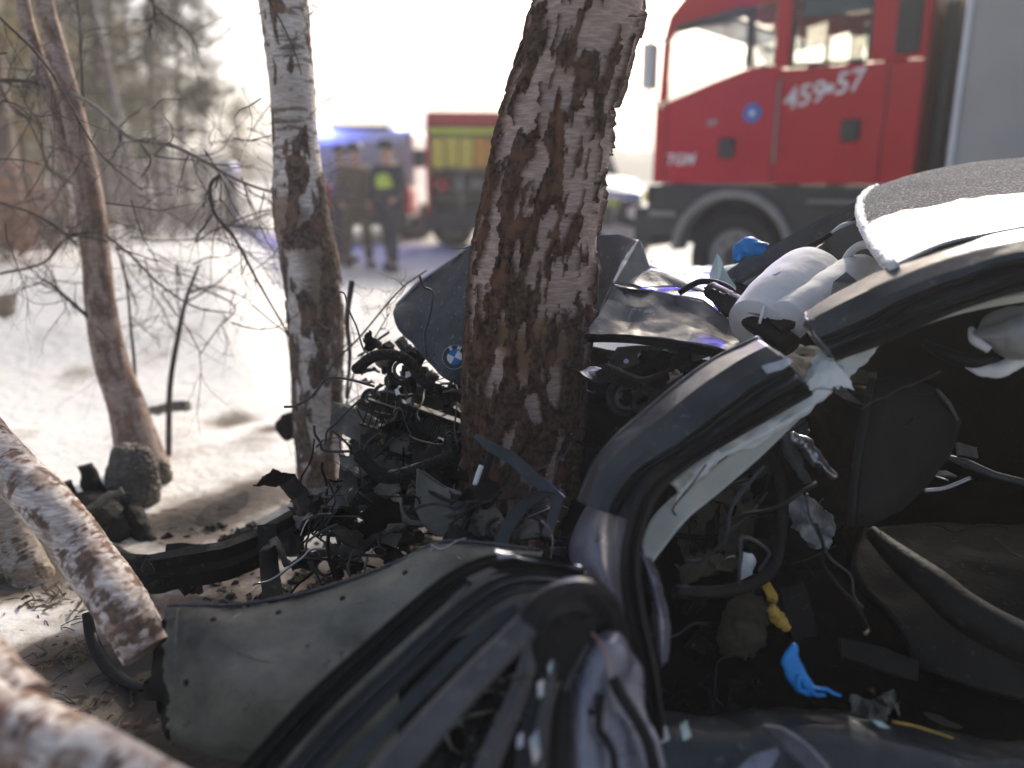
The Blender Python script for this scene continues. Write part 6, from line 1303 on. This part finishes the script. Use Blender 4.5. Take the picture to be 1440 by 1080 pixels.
# ================================================================== THINGS LYING ON THE WRECK
def glove(pts, r, lab, fingers):
    P = crpath([Q(*p) for p in pts], 26); rr = [float(np.interp(t_, range(len(r)), r)) for t_ in np.linspace(0, len(r)-1, 26)]
    mb = MB().tube(P, rr, 18, flat=.55)
    for fp_, fr_ in fingers: mb.tube(crpath([Q(*p) for p in fp_], 10), fr_, 8, flat=.6)
    mb.v = [v + Vector(noise.noise_vector(v*30))*.006 + Vector(noise.noise_vector(v*75))*.0025 for v in mb.v]
    o = mb.build('rubber_glove', M['bluerubber'], smooth=True); c = P[0].copy(); o.data.transform(Matrix.Translation(-c)); o.location = c
    tag(o, lab, 'glove')
glove([(1118, 905, 1.66), (1112, 925, 1.65), (1118, 945, 1.64), (1130, 962, 1.63), (1145, 972, 1.62)], [.004, .020, .026, .024, .012], 'crumpled blue rubber glove lying in the dark cabin',
      [([(1138, 966, 1.62), (1160, 968, 1.62), (1180, 979, 1.62)], .006), ([(1130, 960, 1.61), (1142, 974, 1.61), (1160, 976, 1.61)], .007), ([(1125, 950, 1.62), (1124, 968, 1.61), (1138, 974, 1.61)], .007)])
glove([(1034, 366, 2.86), (1042, 352, 2.86), (1055, 347, 2.86), (1068, 350, 2.86), (1075, 352, 2.86)], [.012, .03, .034, .024, .010], 'blue rubber glove draped over the far grey roof pillar bar',
      [([(1060, 343, 2.85), (1070, 342, 2.85), (1080, 345, 2.85)], .009), ([(1040, 358, 2.85), (1035, 368, 2.84)], .012)])
# lumps of earth and trampled snow in front
random.seed(31)
for k, (u, v, y, s) in enumerate([(470, 790, 2.4, .09), (530, 770, 2.3, .08), (420, 800, 2.4, .07), (330, 822, 2.3, .07), (500, 740, 2.6, .08), (300, 830, 2.3, .05), (560, 740, 2.4, .06)]):
    pass
bm = bmesh.new()
for k in range(520):
    u = random.uniform(260, 640); v = random.uniform(740, 870); p = G(u, v)
    if p.y > 3.2: continue
    s = random.uniform(.004, .024); m_ = bmesh.ops.create_icosphere(bm, subdivisions=2, radius=s, matrix=Matrix.Translation(p + Vector((0, 0, s*.1))) @ Matrix.Rotation(random.uniform(0, 6), 4, 'Z') @ Matrix.Diagonal((1.5, .9, .5, 1)))
    for q in m_['verts']: q.co += Vector(noise.noise_vector(q.co*70))*s*.9
me = bpy.data.meshes.new('soil_clods'); bm.to_mesh(me); bm.free()
link('soil_clods', me, M['dirtclod'], kind='stuff')
# shallow litter on the snow
mb = MB()
for k in range(260):
    u = random.uniform(-60, 440); v = random.uniform(700, 1080); p = G(u, v); L = random.uniform(.02, .09); a = random.uniform(0, 6.28)
    d = Vector((math.cos(a), math.sin(a), .1))*L; mb.tube([p, p + d*.5 + Vector((0, 0, .006)), p + d], .0018, 4, cap=False)
mb.build('forest_litter', M['twig'], kind='stuff')
mb = MB()
for k in range(24):
    u = random.uniform(-60, 300); v = random.uniform(780, 1075); c0 = G(u, v)
    for j in range(random.randint(6, 26)):
        p = c0 + Vector((random.gauss(0, .03), random.gauss(0, .03), -.005)); e = Vector((random.gauss(0, .6), random.gauss(0, .6), .8)).normalized()*random.uniform(.02, .07); g = Vector((random.gauss(0, 1), random.gauss(0, 1), 0)).normalized()*.0016
        n = len(mb.v); mb.v += [p-g, p+g, p+e*.6+g*.7, p+e+Vector((e.x*.5, e.y*.5, -.01))]; mb.f += [[n, n+1, n+2], [n, n+2, n+3]]
mb.build('dead_grass', M['straw'], kind='stuff')
mb = MB()
for k in range(110):
    p = G(random.uniform(-60, 400), random.uniform(760, 1075)) + Vector((0, 0, .006)); a_ = random.uniform(0, 6.28); r_ = random.uniform(.006, .02)
    e = Vector((math.cos(a_), math.sin(a_), random.gauss(0, .3)))*r_; g = Vector((-math.sin(a_), math.cos(a_), random.gauss(0, .3)))*r_*.55; n = len(mb.v); mb.v += [p-e, p+g, p+e, p-g]; mb.f.append([n, n+1, n+2, n+3])
mb.build('fallen_leaves', M['redleaf'], kind='stuff')

# ================================================================== HAZE
hz = bpy.data.materials.new('winter_haze'); hz.use_nodes = True; hz.node_tree.nodes.clear()
_v = hz.node_tree.nodes.new('ShaderNodeVolumePrincipled'); _o = hz.node_tree.nodes.new('ShaderNodeOutputMaterial')
_v.inputs['Density'].default_value = HAZE; _v.inputs['Color'].default_value = (.95, .95, .94, 1); _v.inputs['Anisotropy'].default_value = .35
hz.node_tree.links.new(_v.outputs[0], _o.inputs['Volume'])
h_ = MB().box((0, 590, 8), (2000, 1300, 20)).build('haze', hz, kind='stuff')
